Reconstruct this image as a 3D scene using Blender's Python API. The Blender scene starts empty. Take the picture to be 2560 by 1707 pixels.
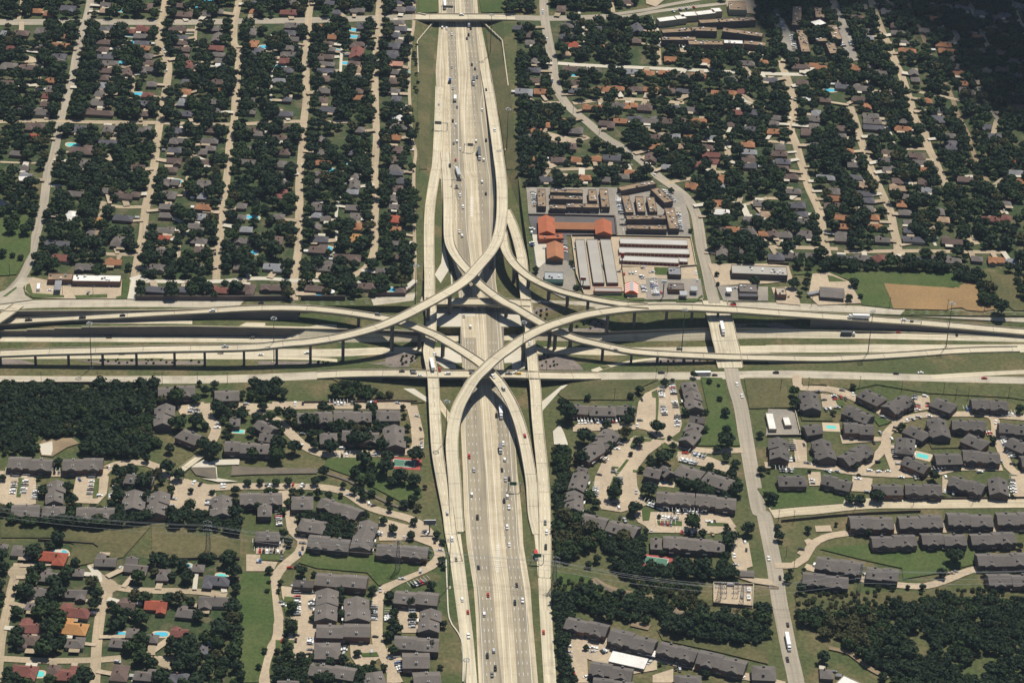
import bpy, math, random
import numpy as np
from mathutils import Vector, Matrix, geometry, noise
from mathutils.bvhtree import BVHTree
random.seed(7)
S=bpy.context.scene
COL=S.collection
# ---------------------------------------------------------------- camera (calibrated from poles and street lines)
F=7100.0; PITCH=math.radians(32.0); ROLL=math.radians(2.7); H=1225.0
fw=Vector((0,math.cos(PITCH),-math.sin(PITCH))); u0=Vector((0,math.sin(PITCH),math.cos(PITCH))); r0=Vector((1,0,0))
rt=r0*math.cos(ROLL)+u0*math.sin(ROLL); up=u0*math.cos(ROLL)-r0*math.sin(ROLL)
EYE=Vector((0,0,H))
cd=bpy.data.cameras.new('camera'); cam=bpy.data.objects.new('camera',cd); COL.objects.link(cam)
cd.sensor_width=36; cd.lens=F/2560*36; cd.clip_start=5; cd.clip_end=60000
cam.matrix_world=Matrix(((rt.x,up.x,-fw.x,0),(rt.y,up.y,-fw.y,0),(rt.z,up.z,-fw.z,H),(0,0,0,1)))
S.camera=cam
K=3.672
def ray(gx,gy):
    return (fw+rt*((gx/K-1280)/F)-up*((gy/K-853.5)/F)).normalized()
def at(gx,gy,z):
    d=ray(gx,gy); return EYE+d*((z-H)/d.z)
def toG(p):
    v=Vector(p)-EYE; k=F/v.dot(fw)
    return ((1280+v.dot(rt)*k)*K,(853.5-v.dot(up)*k)*K)
ROWO=(0,1568,3136,4700)
def T(s,pairs=1):
    out=[];ox=oy=0
    for t in s.split():
        if ',' not in t: ox=2350*int(t[0]);oy=ROWO[int(t[1])];continue
        f=t.split(',');o=[]
        for i,a in enumerate(f):
            if i<2*pairs: o.append(float(a)+(oy if i%2 else ox))
            else:
                try:o.append(float(a))
                except ValueError:o.append(a)
        out.append(tuple(o))
    return out
# ---------------------------------------------------------------- materials
def nd(nt,t,**k):
    n=nt.nodes.new(t)
    for a,b in k.items(): setattr(n,a,b)
    return n
MATS={}
def mk(name,c1,c2=None,scale=.05,rough=.85,detail=5,c3=None,fine=0.0,fscale=1.5,spec=.3,metal=0,uvstreak=False,lo=.35,hi=.65):
    m=bpy.data.materials.new(name);m.use_nodes=True;nt=m.node_tree
    b=nt.nodes['Principled BSDF'];b.inputs['Roughness'].default_value=rough
    b.inputs['Specular IOR Level'].default_value=spec;b.inputs['Metallic'].default_value=metal
    MATS[name]=m
    if c2 is None:
        b.inputs['Base Color'].default_value=(*c1,1);return m
    L=nt.links.new
    g=nd(nt,'ShaderNodeNewGeometry')
    n=nd(nt,'ShaderNodeTexNoise');n.inputs['Scale'].default_value=scale;n.inputs['Detail'].default_value=detail
    L(g.outputs['Position'],n.inputs['Vector'])
    r=nd(nt,'ShaderNodeMapRange');r.inputs['From Min'].default_value=lo;r.inputs['From Max'].default_value=hi
    L(n.outputs['Fac'],r.inputs['Value'])
    mx=nd(nt,'ShaderNodeMix',data_type='RGBA');mx.inputs['A'].default_value=(*c1,1);mx.inputs['B'].default_value=(*c2,1)
    L(r.outputs['Result'],mx.inputs['Factor']);out=mx.outputs['Result']
    if c3:
        n3=nd(nt,'ShaderNodeTexNoise');n3.inputs['Scale'].default_value=scale*2.7;n3.inputs['Detail'].default_value=6
        ad=nd(nt,'ShaderNodeVectorMath',operation='ADD');ad.inputs[1].default_value=(311,77,5)
        L(g.outputs['Position'],ad.inputs[0]);L(ad.outputs[0],n3.inputs['Vector'])
        r3=nd(nt,'ShaderNodeMapRange');r3.inputs['From Min'].default_value=.5;r3.inputs['From Max'].default_value=.72
        L(n3.outputs['Fac'],r3.inputs['Value'])
        m3=nd(nt,'ShaderNodeMix',data_type='RGBA');m3.inputs['B'].default_value=(*c3,1)
        L(out,m3.inputs['A']);L(r3.outputs['Result'],m3.inputs['Factor']);out=m3.outputs['Result']
    if uvstreak:
        uv=nd(nt,'ShaderNodeUVMap');uv.uv_map='UVMap'
        mp=nd(nt,'ShaderNodeMapping');mp.inputs['Scale'].default_value=(.012,.55,1)
        L(uv.outputs[0],mp.inputs['Vector'])
        ns=nd(nt,'ShaderNodeTexNoise');ns.inputs['Scale'].default_value=1;ns.inputs['Detail'].default_value=4
        L(mp.outputs[0],ns.inputs['Vector'])
        rs=nd(nt,'ShaderNodeMapRange');rs.inputs['From Min'].default_value=.3;rs.inputs['From Max'].default_value=.7
        rs.inputs['To Min'].default_value=1-uvstreak;rs.inputs['To Max'].default_value=1+uvstreak*.5
        L(ns.outputs['Fac'],rs.inputs['Value'])
        # slab joints across the carriageway every 9 m
        sp=nd(nt,'ShaderNodeSeparateXYZ');L(uv.outputs[0],sp.inputs[0])
        w=nd(nt,'ShaderNodeMath',operation='MODULO');w.inputs[1].default_value=9;L(sp.outputs[0],w.inputs[0])
        c=nd(nt,'ShaderNodeMath',operation='LESS_THAN');c.inputs[1].default_value=.5;L(w.outputs[0],c.inputs[0])
        j=nd(nt,'ShaderNodeMath',operation='MULTIPLY_ADD');j.inputs[1].default_value=-.12;j.inputs[2].default_value=1;L(c.outputs[0],j.inputs[0])
        mm=nd(nt,'ShaderNodeMath',operation='MULTIPLY');L(rs.outputs['Result'],mm.inputs[0]);L(j.outputs[0],mm.inputs[1])
        hs=nd(nt,'ShaderNodeHueSaturation');L(mm.outputs[0],hs.inputs['Value']);L(out,hs.inputs['Color']);out=hs.outputs['Color']
    if fine:
        nf=nd(nt,'ShaderNodeTexNoise');nf.inputs['Scale'].default_value=fscale;nf.inputs['Detail'].default_value=3
        L(g.outputs['Position'],nf.inputs['Vector'])
        rf=nd(nt,'ShaderNodeMapRange');rf.inputs['From Min'].default_value=.3;rf.inputs['From Max'].default_value=.7
        rf.inputs['To Min'].default_value=1-fine;rf.inputs['To Max'].default_value=1+fine
        L(nf.outputs['Fac'],rf.inputs['Value'])
        hs=nd(nt,'ShaderNodeHueSaturation');L(rf.outputs['Result'],hs.inputs['Value']);L(out,hs.inputs['Color']);out=hs.outputs['Color']
    L(out,b.inputs['Base Color'])
    return m
mk('grass',(.050,.070,.022),(.088,.088,.036),.012,.95,8,c3=(.150,.115,.060),fine=.3,fscale=.35)
mk('lawn',(.046,.076,.019),(.074,.092,.030),.03,.95,6,fine=.25,fscale=.5)
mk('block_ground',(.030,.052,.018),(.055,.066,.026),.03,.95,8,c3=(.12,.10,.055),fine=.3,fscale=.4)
mk('dry_grass',(.115,.098,.046),(.060,.068,.025),.025,.95,8,fine=.25,fscale=.4)
mk('field_soil',(.27,.172,.080),(.205,.135,.064),.025,.95,8,fine=.12,fscale=.4)
mk('dirt',(.26,.195,.12),(.17,.125,.08),.06,.95,8,fine=.2)
mk('concrete',(.56,.495,.365),(.50,.44,.32),.03,.85,6,c3=(.43,.37,.27),uvstreak=.34,fine=.05,fscale=.8)
mk('tan_concrete',(.51,.435,.31),(.45,.385,.27),.03,.85,6,c3=(.41,.34,.235),uvstreak=.3,fine=.06,fscale=.8)
mk('lane_gray',(.315,.27,.195),(.265,.23,.17),.03,.85,5,uvstreak=.3,fine=.05,fscale=.8)
mk('street_gray',(.345,.30,.235),(.29,.255,.20),.03,.85,5,uvstreak=.22,fine=.08,fscale=.8)
mk('street_tan',(.40,.315,.215),(.33,.265,.18),.03,.85,5,uvstreak=.15,fine=.1,fscale=.8)
mk('frontage',(.47,.415,.32),(.41,.365,.285),.03,.85,6,c3=(.32,.28,.22),uvstreak=.25,fine=.06,fscale=.8)
mk('pavement_white',(.52,.48,.40),(.46,.42,.34),.05,.85,5,fine=.08)
mk('lot_tan',(.42,.335,.235),(.35,.28,.20),.05,.85,5,fine=.12,fscale=.5)
mk('lot_gray',(.27,.24,.20),(.21,.19,.165),.05,.85,5,fine=.12,fscale=.5)
mk('asphalt',(.085,.08,.082),(.11,.10,.10),.05,.9,5,fine=.15)
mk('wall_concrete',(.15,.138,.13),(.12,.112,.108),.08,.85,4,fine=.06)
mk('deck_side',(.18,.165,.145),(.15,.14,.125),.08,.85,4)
mk('noise_wall',(.14,.11,.10),(.11,.085,.08),.1,.9,4,fine=.1)
mk('deck_wear',(.47,.41,.30),(.52,.46,.335),.05,.85,6,fine=.08,fscale=.6)
mk('gravel',(.20,.165,.145),(.155,.13,.115),.06,.95,6,fine=.25,fscale=.6)
mk('paint_white',(.75,.74,.70)); mk('paint_yellow',(.55,.36,.05))
mk('metal_gray',(.30,.31,.32),rough=.5,metal=.4); mk('metal_dark',(.09,.10,.11),rough=.5,metal=.3); mk('lamp_white',(.75,.75,.75),rough=.4)
mk('sign_green',(.01,.10,.06),rough=.5);mk('sign_back',(.16,.16,.17),rough=.5);mk('sign_red',(.40,.03,.03),rough=.5)
mk('pool_water',(.10,.50,.47),(.12,.56,.52),.3,.1,2);mk('pool_blue',(.07,.38,.52),(.09,.44,.58),.3,.1,2);mk('pond',(.012,.017,.025),rough=.15);mk('creek_mud',(.13,.105,.075),(.09,.075,.055),.1,.6,5)
mk('pool_deck',(.50,.40,.29),(.44,.36,.26),.2)
mk('bark',(.06,.045,.032))
mk('fence_wood',(.13,.095,.07),(.09,.07,.055),.2)
ROOF={'g':('grey',(.148,.129,.117),(.120,.105,.097)),'b':('brown',(.132,.092,.078),(.102,.073,.063)),'d':('slate',(.105,.102,.115),(.082,.080,.092)),
'o':('orange-brown',(.33,.155,.078),(.25,.12,.064)),'r':('dark red',(.195,.075,.060),(.15,.062,.052)),'R':('bright red',(.31,.080,.045),(.26,.07,.042)),'t':('tan',(.36,.25,.165),(.29,.205,.14)),
'l':('pale blue-grey',(.235,.235,.25),(.19,.19,.205)),'w':('white',(.70,.68,.64),(.60,.58,.55)),'O':('golden orange',(.44,.225,.085),(.37,.19,.075)),'p':('pink',(.50,.26,.19),(.42,.22,.165)),
'm':('dark grey-brown',(.114,.101,.092),(.093,.083,.076)),'q':('mid grey',(.134,.118,.107),(.108,.096,.088)),'k':('grey-brown',(.150,.130,.116),(.124,.108,.097))}
for k,(n,a,b_) in ROOF.items(): mk('roof_'+k,a,b_,.09,.9,5,fine=.14,fscale=.9)
mk('brick_wall',(.22,.13,.095),(.17,.10,.075),.15,.9);mk('cream_wall',(.40,.34,.26),(.34,.29,.22),.15,.9);mk('dark_wall',(.12,.10,.092),(.10,.083,.078),.15,.9)
WALLS=['brick_wall','cream_wall','dark_wall']
mk('window_glass',(.02,.025,.03),rough=.1,spec=.6);mk('trim_white',(.70,.69,.66))
mk('flat_roof_tan',(.29,.205,.13),(.19,.135,.09),.15,.95,8,fine=.2,fscale=.5);mk('terracotta',(.38,.115,.055),(.31,.10,.05),.12,.85,4,fine=.08)
mk('terracotta_tan',(.36,.155,.075),(.31,.135,.07),.12,.85,4,fine=.08)
mk('metal_roof',(.345,.32,.285),(.30,.28,.25),.06,.5,4,fine=.06);mk('metal_roof_pale',(.45,.435,.41),(.40,.385,.365),.06,.5,4)
mk('door_maroon',(.21,.022,.028),(.17,.02,.025),.3);mk('stripe_orange',(.62,.12,.05));mk('court_green',(.07,.16,.11));mk('court_red',(.33,.07,.06))
mk('green_metal',(.10,.17,.14));mk('chimney_pale',(.55,.52,.47))
CARC={'w':('white',(.75,.75,.74)),'d':('black',(.018,.019,.022)),'s':('silver',(.42,.43,.44)),'g':('grey',(.16,.165,.17)),'r':('red',(.36,.025,.02)),'u':('blue',(.03,.08,.22)),'t':('tan',(.36,.28,.18)),'y':('yellow',(.7,.42,.02)),'n':('green',(.02,.10,.06))}
for k,(n,a) in CARC.items(): mk('car_'+k,a,rough=.3,spec=.5)
mk('tyre',(.02,.02,.02))
def leafmat(name,a,b,c):
    m=mk(name,a,b,.09,.8,4,c3=c,fine=.3,fscale=.5,spec=.1);return m
leafmat('leaf_dark',(.021,.036,.021),(.028,.045,.023),(.036,.053,.024))
leafmat('leaf_mid',(.028,.049,.020),(.036,.058,.023),(.048,.068,.026))
leafmat('leaf_olive',(.050,.055,.024),(.065,.068,.030),(.085,.08,.04))
# ---------------------------------------------------------------- mesh builder
I4=Matrix.Identity(4)
class MB:
    def __init__(s): s.v=[];s.f=[];s.m=[];s.uv=[];s.mats=[];s.M=I4
    def mi(s,mat):
        if mat not in s.mats:s.mats.append(mat)
        return s.mats.index(mat)
    def add(s,vs,fs,mat,uv=None):
        n=len(s.v);k=s.mi(mat)
        s.v+= [tuple(s.M@Vector(p)) for p in vs]
        s.uv+= uv if uv else [(0,0)]*len(vs)
        for f in fs: s.f.append(tuple(n+i for i in f));s.m.append(k)
    def box(s,x,y,z,sx,sy,sz,mat,rz=0,top=None,tx=1,ty=1):
        c,q=math.cos(rz),math.sin(rz);vs=[]
        for k in (0,1):
            ax,ay=(sx/2,sy/2) if k==0 else (sx/2*tx,sy/2*ty)
            for dx,dy in ((-ax,-ay),(ax,-ay),(ax,ay),(-ax,ay)): vs.append((x+dx*c-dy*q,y+dx*q+dy*c,z+k*sz))
        fs=[(0,3,2,1),(0,1,5,4),(1,2,6,5),(2,3,7,6),(3,0,4,7)]
        s.add(vs,fs,mat);n=len(s.v)-8
        s.f.append((n+4,n+5,n+6,n+7));s.m.append(s.mi(top or mat))
    def cyl(s,p,q,r,mat,n=6,r2=None):
        p=Vector(p);q=Vector(q);d=(q-p).normalized();a=d.orthogonal().normalized();b=d.cross(a);r2=r if r2 is None else r2
        vs=[p+(a*math.cos(t)+b*math.sin(t))*r for t in [2*math.pi*i/n for i in range(n)]]+[q+(a*math.cos(t)+b*math.sin(t))*r2 for t in [2*math.pi*i/n for i in range(n)]]
        s.add(vs,[(i,(i+1)%n,n+(i+1)%n,n+i) for i in range(n)]+[tuple(range(n-1,-1,-1)),tuple(range(n,2*n))],mat)
    def roof(s,x,y,z,w,d,h,mat,hip=.5,rz=0,oh=.5):
        # pitched roof, ridge along local x; hip 0 = gable
        c,q=math.cos(rz),math.sin(rz);W=w/2+oh;D=d/2+oh;r=max(.2,W-hip*D)
        if hip==0:r=W
        P=[(-W,-D,0),(W,-D,0),(W,D,0),(-W,D,0),(-r,0,h),(r,0,h),(-W,-D,-.25),(W,-D,-.25),(W,D,-.25),(-W,D,-.25)]
        s.add([(x+a*c-b*q,y+a*q+b*c,z+e) for a,b,e in P],[(0,1,5,4),(2,3,4,5),(1,2,5),(3,0,4),(6,7,1,0),(7,8,2,1),(8,9,3,2),(9,6,0,3),(9,8,7,6)],mat)
    def poly(s,pts,mat,uv=None):
        tri=geometry.tessellate_polygon([[Vector((p[0],p[1],0)) for p in pts]])
        fs=[]
        for t in tri:
            a,b,c=[Vector(pts[i]) for i in t]
            fs.append(t if (b-a).cross(c-a).z>0 else (t[0],t[2],t[1]))
        s.add(pts,fs,mat,uv)
    def slab(s,pts,h,mat):
        # extruded polygon with flat top at given z + h
        s.poly([(p[0],p[1],p[2]+h) for p in pts],mat);n=len(pts)
        ar=sum(pts[i][0]*pts[(i+1)%n][1]-pts[(i+1)%n][0]*pts[i][1] for i in range(n))
        vs=[tuple(p) for p in pts]+[(p[0],p[1],p[2]+h) for p in pts]
        s.add(vs,[((i,(i+1)%n,n+(i+1)%n,n+i) if ar>0 else ((i+1)%n,i,n+i,n+(i+1)%n)) for i in range(n)],mat)
    def build(s,name,parent=None,loc=(0,0,0),rz=0,**kw):
        me=bpy.data.meshes.new(name);me.from_pydata(s.v,[],s.f)
        for m in s.mats: me.materials.append(MATS[m])
        if len(s.mats)>1: me.polygons.foreach_set('material_index',s.m)
        if any(u!=(0,0) for u in s.uv):
            ul=me.uv_layers.new(name='UVMap');li=np.empty(len(me.loops),dtype=np.int32);me.loops.foreach_get('vertex_index',li)
            ul.data.foreach_set('uv',np.array(s.uv,dtype=np.float32)[li].ravel())
        me.update()
        o=bpy.data.objects.new(name,me);COL.objects.link(o);o.location=loc;o.rotation_euler=(0,0,rz)
        if parent:o.parent=parent
        tag(o,**kw)
        return o
def tag(o,label=None,cat=None,group=None,kind=None):
    if label:o['label']=label
    if cat:o['category']=cat
    if group:o['group']=group
    if kind:o['kind']=kind
    return o
def empty(name,loc,rz=0,**k):
    o=bpy.data.objects.new(name,None);COL.objects.link(o);o.location=loc;o.rotation_euler=(0,0,rz);o.empty_display_size=1
    return tag(o,**k)
ORD='first second third fourth fifth sixth seventh eighth ninth tenth eleventh twelfth thirteenth fourteenth fifteenth sixteenth seventeenth eighteenth nineteenth twentieth'.split()
TENS=['','','twenty','thirty','forty','fifty','sixty','seventy','eighty','ninety']
def ordw(i):
    if i<20:return ORD[i]
    n=i+1
    return (TENS[n//10][:-1]+'ieth') if n%10==0 else TENS[n//10]+'-'+ORD[n%10-1]
NUM='zero one two three four five six seven eight nine ten eleven twelve thirteen fourteen fifteen sixteen seventeen eighteen nineteen twenty'.split()
LABELS=[]
def later(o,label,axis='x'): LABELS.append((o,label,axis))
def uniquify():
    by={}
    for o,l,a in LABELS: by.setdefault(l,[]).append((o,a))
    for l,v in by.items():
        if len(v)==1: v[0][0]['label']=l;continue
        a=v[0][1]
        def key(t):
            g=toG(t[0].matrix_world.translation if t[0].parent else t[0].location);return g[0] if a=='x' else g[1]
        v.sort(key=key)
        for i,(o,_) in enumerate(v):
            o['label']=l+', '+(ordw(i)+(' from left' if a=='x' else ' from top'))
# ---------------------------------------------------------------- terrain: north plateau 6.5 m, south ground 0 m, freeway cuts
ZP=6.5
ST=[ # x, (row0 y, z0), z1, (row2 y, z2), floor z, row4 y, row5 y
(-2600,2858,6.5,1,3060,-4.5,-6.5,3290,3380),(-600,2858,6.5,1,3053,-3.8,-6.5,3286,3376),(0,2858,6.5,1,3048,-3.2,-6.5,3286,3376),(1000,2852,6.5,1,3003,1.2,-6.5,3286,3376),(1700,2845,6.5,1,2996,1.9,-6.5,3286,3376),
(2350,2818,6.5,1,3008,1.5,-6.5,3286,3376),(3050,2806,6.5,1,3023,1,-6.5,3276,3366),(3650,2808,6.5,1,3040,0,-6.5,3226,3340),(3840,2818,6.5,1,3048,0,-6.5,3220,3340),
(3862,2825,0,0,3008,0,-6.5,3200,3340),(4240,2825,0,0,3008,0,-6.5,3196,3330),(4600,2825,0,0,3008,0,-6.5,3196,3330),(4838,2825,0,0,3008,0,-6.5,3200,3340),
(4860,2813,6.5,6.4,3030,0,-6.5,3230,3360),(5500,2833,6.5,6.4,3053,-1,-6.5,3255,3366),(6400,2868,6.5,6.4,3018,0,-6.5,3261,3366),(7050,2858,6.5,6,3023,-1,-5,3246,3386),(8000,2888,6.5,6,3043,-.5,-1.5,3246,3396),(9400,2898,6.5,4.5,3098,.2,-.3,3206,3386),(13400,2930,6.5,4.5,3130,.2,-.3,3206,3386)]
rows=[]
for x,y0,z0,z1,y2,z2,fl,y4,y5 in ST:
    a=at(x,y0,z0);c=at(x,y2,z2)
    rows.append([a,Vector((a.x,a.y-.3,z1)),c,Vector((c.x,c.y-.3,fl)),at(x,y4,fl),at(x,y5,0)])
TV=[];TF=[]
def tpoly(pts):
    n=len(TV);TV.extend(pts)
    for t in geometry.tessellate_polygon([[Vector((p.x,p.y,0)) for p in pts]]):
        a,b,c=[pts[i] for i in t]
        TF.append(tuple(n+i for i in (t if (Vector((b.x-a.x,b.y-a.y,0))).cross(Vector((c.x-a.x,c.y-a.y,0))).z>0 else (t[0],t[2],t[1]))))
def tquad(a,b,c,d):
    n=len(TV);TV.extend((a,b,c,d));TF.append((n,n+1,n+2,n+3))
for i in range(len(rows)-1):
    for k in range(5): tquad(rows[i][k+1],rows[i+1][k+1],rows[i+1][k],rows[i][k])
CUT=[(-7000,3750,3880,4340,4520),(0,3830,3960,4400,4610),(380,3830,3990,4460,4630),(800,3800,3975,4540,4680),(1568,3840,3950,4640,4750),(1968,3885,3897,4788,4800),(2418,3885,3897,4850,4862),(2700,3870,3880,4850,4862)]
cr=[[at(l,y,ZP),at(tl,y,0),at(tr,y,0),at(lr,y,ZP)] for y,l,tl,tr,lr in CUT]
for i in range(len(cr)-1):
    for k in range(3): tquad(cr[i+1][k],cr[i+1][k+1],cr[i][k+1],cr[i][k])
tpoly([cr[-1][1],rows[9][0],rows[10][0],rows[11][0],rows[12][0],cr[-1][2]])
tquad(rows[8][0],rows[9][0],cr[-1][1],cr[-1][0]);tquad(rows[12][0],rows[13][0],cr[-1][3],cr[-1][2])
tpoly([at(-3500,-7000,ZP)]+[rows[i][0] for i in range(0,9)]+[c[0] for c in reversed(cr)])
tpoly([c[3] for c in cr]+[rows[i][0] for i in range(13,len(rows))]+[at(14000,-7000,ZP)])
tpoly([at(-3000,8200,0)]+[at(14000,8200,0)]+[r[5] for r in reversed(rows)])
BV=BVHTree.FromPolygons(TV,TF)
def gp(gx,gy):
    h=BV.ray_cast(EYE,ray(gx,gy));return h[0] if h[0] else at(gx,gy,0)
def gz(x,y):
    h=BV.ray_cast(Vector((x,y,300)),Vector((0,0,-1)));return h[0].z if h[0] else 0
# the ground sheet is subdivided lightly only where needed; grass material is continuous in world space
g=MB();g.add(TV,TF,'grass')
E=40000
g.add([(-E,-E,-9.5),(E,-E,-9.5),(E,E,-9.5),(-E,E,-9.5)],[(0,1,2,3)],'grass')
g.build('ground',kind='structure')
# ---------------------------------------------------------------- occupancy raster (to keep trees off roads, houses, pools)
GX0,GY0,GR=-760,1300,1.5
NX,NY=int(1520/GR),int(2100/GR)
OCC=np.zeros((NX,NY),dtype=np.uint8)
def occ_disc(x,y,r,val=1):
    i0,i1=int((x-r-GX0)/GR),int((x+r-GX0)/GR)+1;j0,j1=int((y-r-GY0)/GR),int((y+r-GY0)/GR)+1
    i0=max(i0,0);j0=max(j0,0);i1=min(i1,NX);j1=min(j1,NY)
    if i0>=i1 or j0>=j1:return
    ii,jj=np.mgrid[i0:i1,j0:j1]
    OCC[i0:i1,j0:j1][((ii*GR+GX0-x)**2+(jj*GR+GY0-y)**2)<r*r]=val
def inpoly(poly):
    # boolean raster of a world polygon
    xs=[p[0] for p in poly];ys=[p[1] for p in poly]
    i0,i1=max(int((min(xs)-GX0)/GR),0),min(int((max(xs)-GX0)/GR)+2,NX);j0,j1=max(int((min(ys)-GY0)/GR),0),min(int((max(ys)-GY0)/GR)+2,NY)
    if i0>=i1 or j0>=j1:return None
    ii,jj=np.mgrid[i0:i1,j0:j1];X=ii*GR+GX0;Y=jj*GR+GY0;c=np.zeros(X.shape,dtype=bool);n=len(poly)
    for k in range(n):
        x1,y1=poly[k][0],poly[k][1];x2,y2=poly[(k+1)%n][0],poly[(k+1)%n][1]
        if y1==y2:continue
        c^=((Y<y1)!=(Y<y2))&(X<(x2-x1)*(Y-y1)/(y2-y1)+x1)
    return i0,j0,c
def occ_poly(poly,val=1):
    r=inpoly(poly)
    if r: i0,j0,c=r;OCC[i0:i0+c.shape[0],j0:j0+c.shape[1]][c]=val
def occ_get(x,y):
    i,j=int((x-GX0)/GR),int((y-GY0)/GR)
    return OCC[i,j] if 0<=i<NX and 0<=j<NY else 0
# ---------------------------------------------------------------- strips
def spline(P,step=6.0):
    P=[Vector(p) for p in P]
    if len(P)<2:return P
    Q=[2*P[0]-P[1]]+P+[2*P[-1]-P[-2]];out=[]
    for i in range(1,len(Q)-2):
        a,b,c,d=Q[i-1:i+3];n=max(1,int((c-b).length/step))
        for k in range(n):
            t=k/n;out.append(.5*((2*b)+(c-a)*t+(2*a-5*b+4*c-d)*t*t+(3*b-a-3*c+d)*t**3))
    out.append(P[-1]);return out
def tangents(P):
    r=[]
    for i in range(len(P)):
        d=P[min(i+1,len(P)-1)]-P[max(i-1,0)];d.z=0;r.append(d.normalized() if d.length>1e-6 else Vector((1,0,0)))
    return r
LAY=[0.06]
ROADS=[]   # sampled centrelines for orienting vehicles, driveways
def lay():
    LAY[0]+=.0035;return LAY[0]
def road(name,s,w,mat,drape=True,step=6,mask=2.0,street=True,w2=None):
    P=spline([gp(*p[:2]) for p in T(s)] if isinstance(s,str) else s,step);D=tangents(P);z=lay();m=MB();vs=[];uv=[];u=0
    for i,(p,d) in enumerate(zip(P,D)):
        if i:u+=(p-P[i-1]).length
        n=Vector((-d.y,d.x,0));ww=w if not w2 else w+(w2-w)*i/(len(P)-1)
        for e in (1,-1):
            q=p+n*(ww/2*e);vs.append((q.x,q.y,gz(q.x,q.y)+z));uv.append((u+.01,ww/2*e+.5))
        if mask is not None:
            occ_disc(p.x,p.y,w/2+mask)
            if abs(d.x)>.3 and street: occ_disc(p.x,p.y-6,w/2+mask);occ_disc(p.x,p.y-9,w/2)
    m.add(vs,[(2*i+1,2*i+3,2*i+2,2*i) for i in range(len(P)-1)],mat,uv)
    m.build(name,kind='structure')
    ROADS.append((P,D,w,name,street));return P,D
def lot(s,mat='lot_tan',name='parking_lot',mask=True,lift=0):
    P=[gp(*p[:2]) for p in T(s)] if isinstance(s,str) else s
    z=lay()+lift;m=MB();m.poly([(p.x,p.y,p.z+z) for p in P],mat,[(p.x*.9+.01,p.y*.9) for p in P]);m.build(name,kind='structure')
    if mask:occ_poly(P)
    return P
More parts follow.
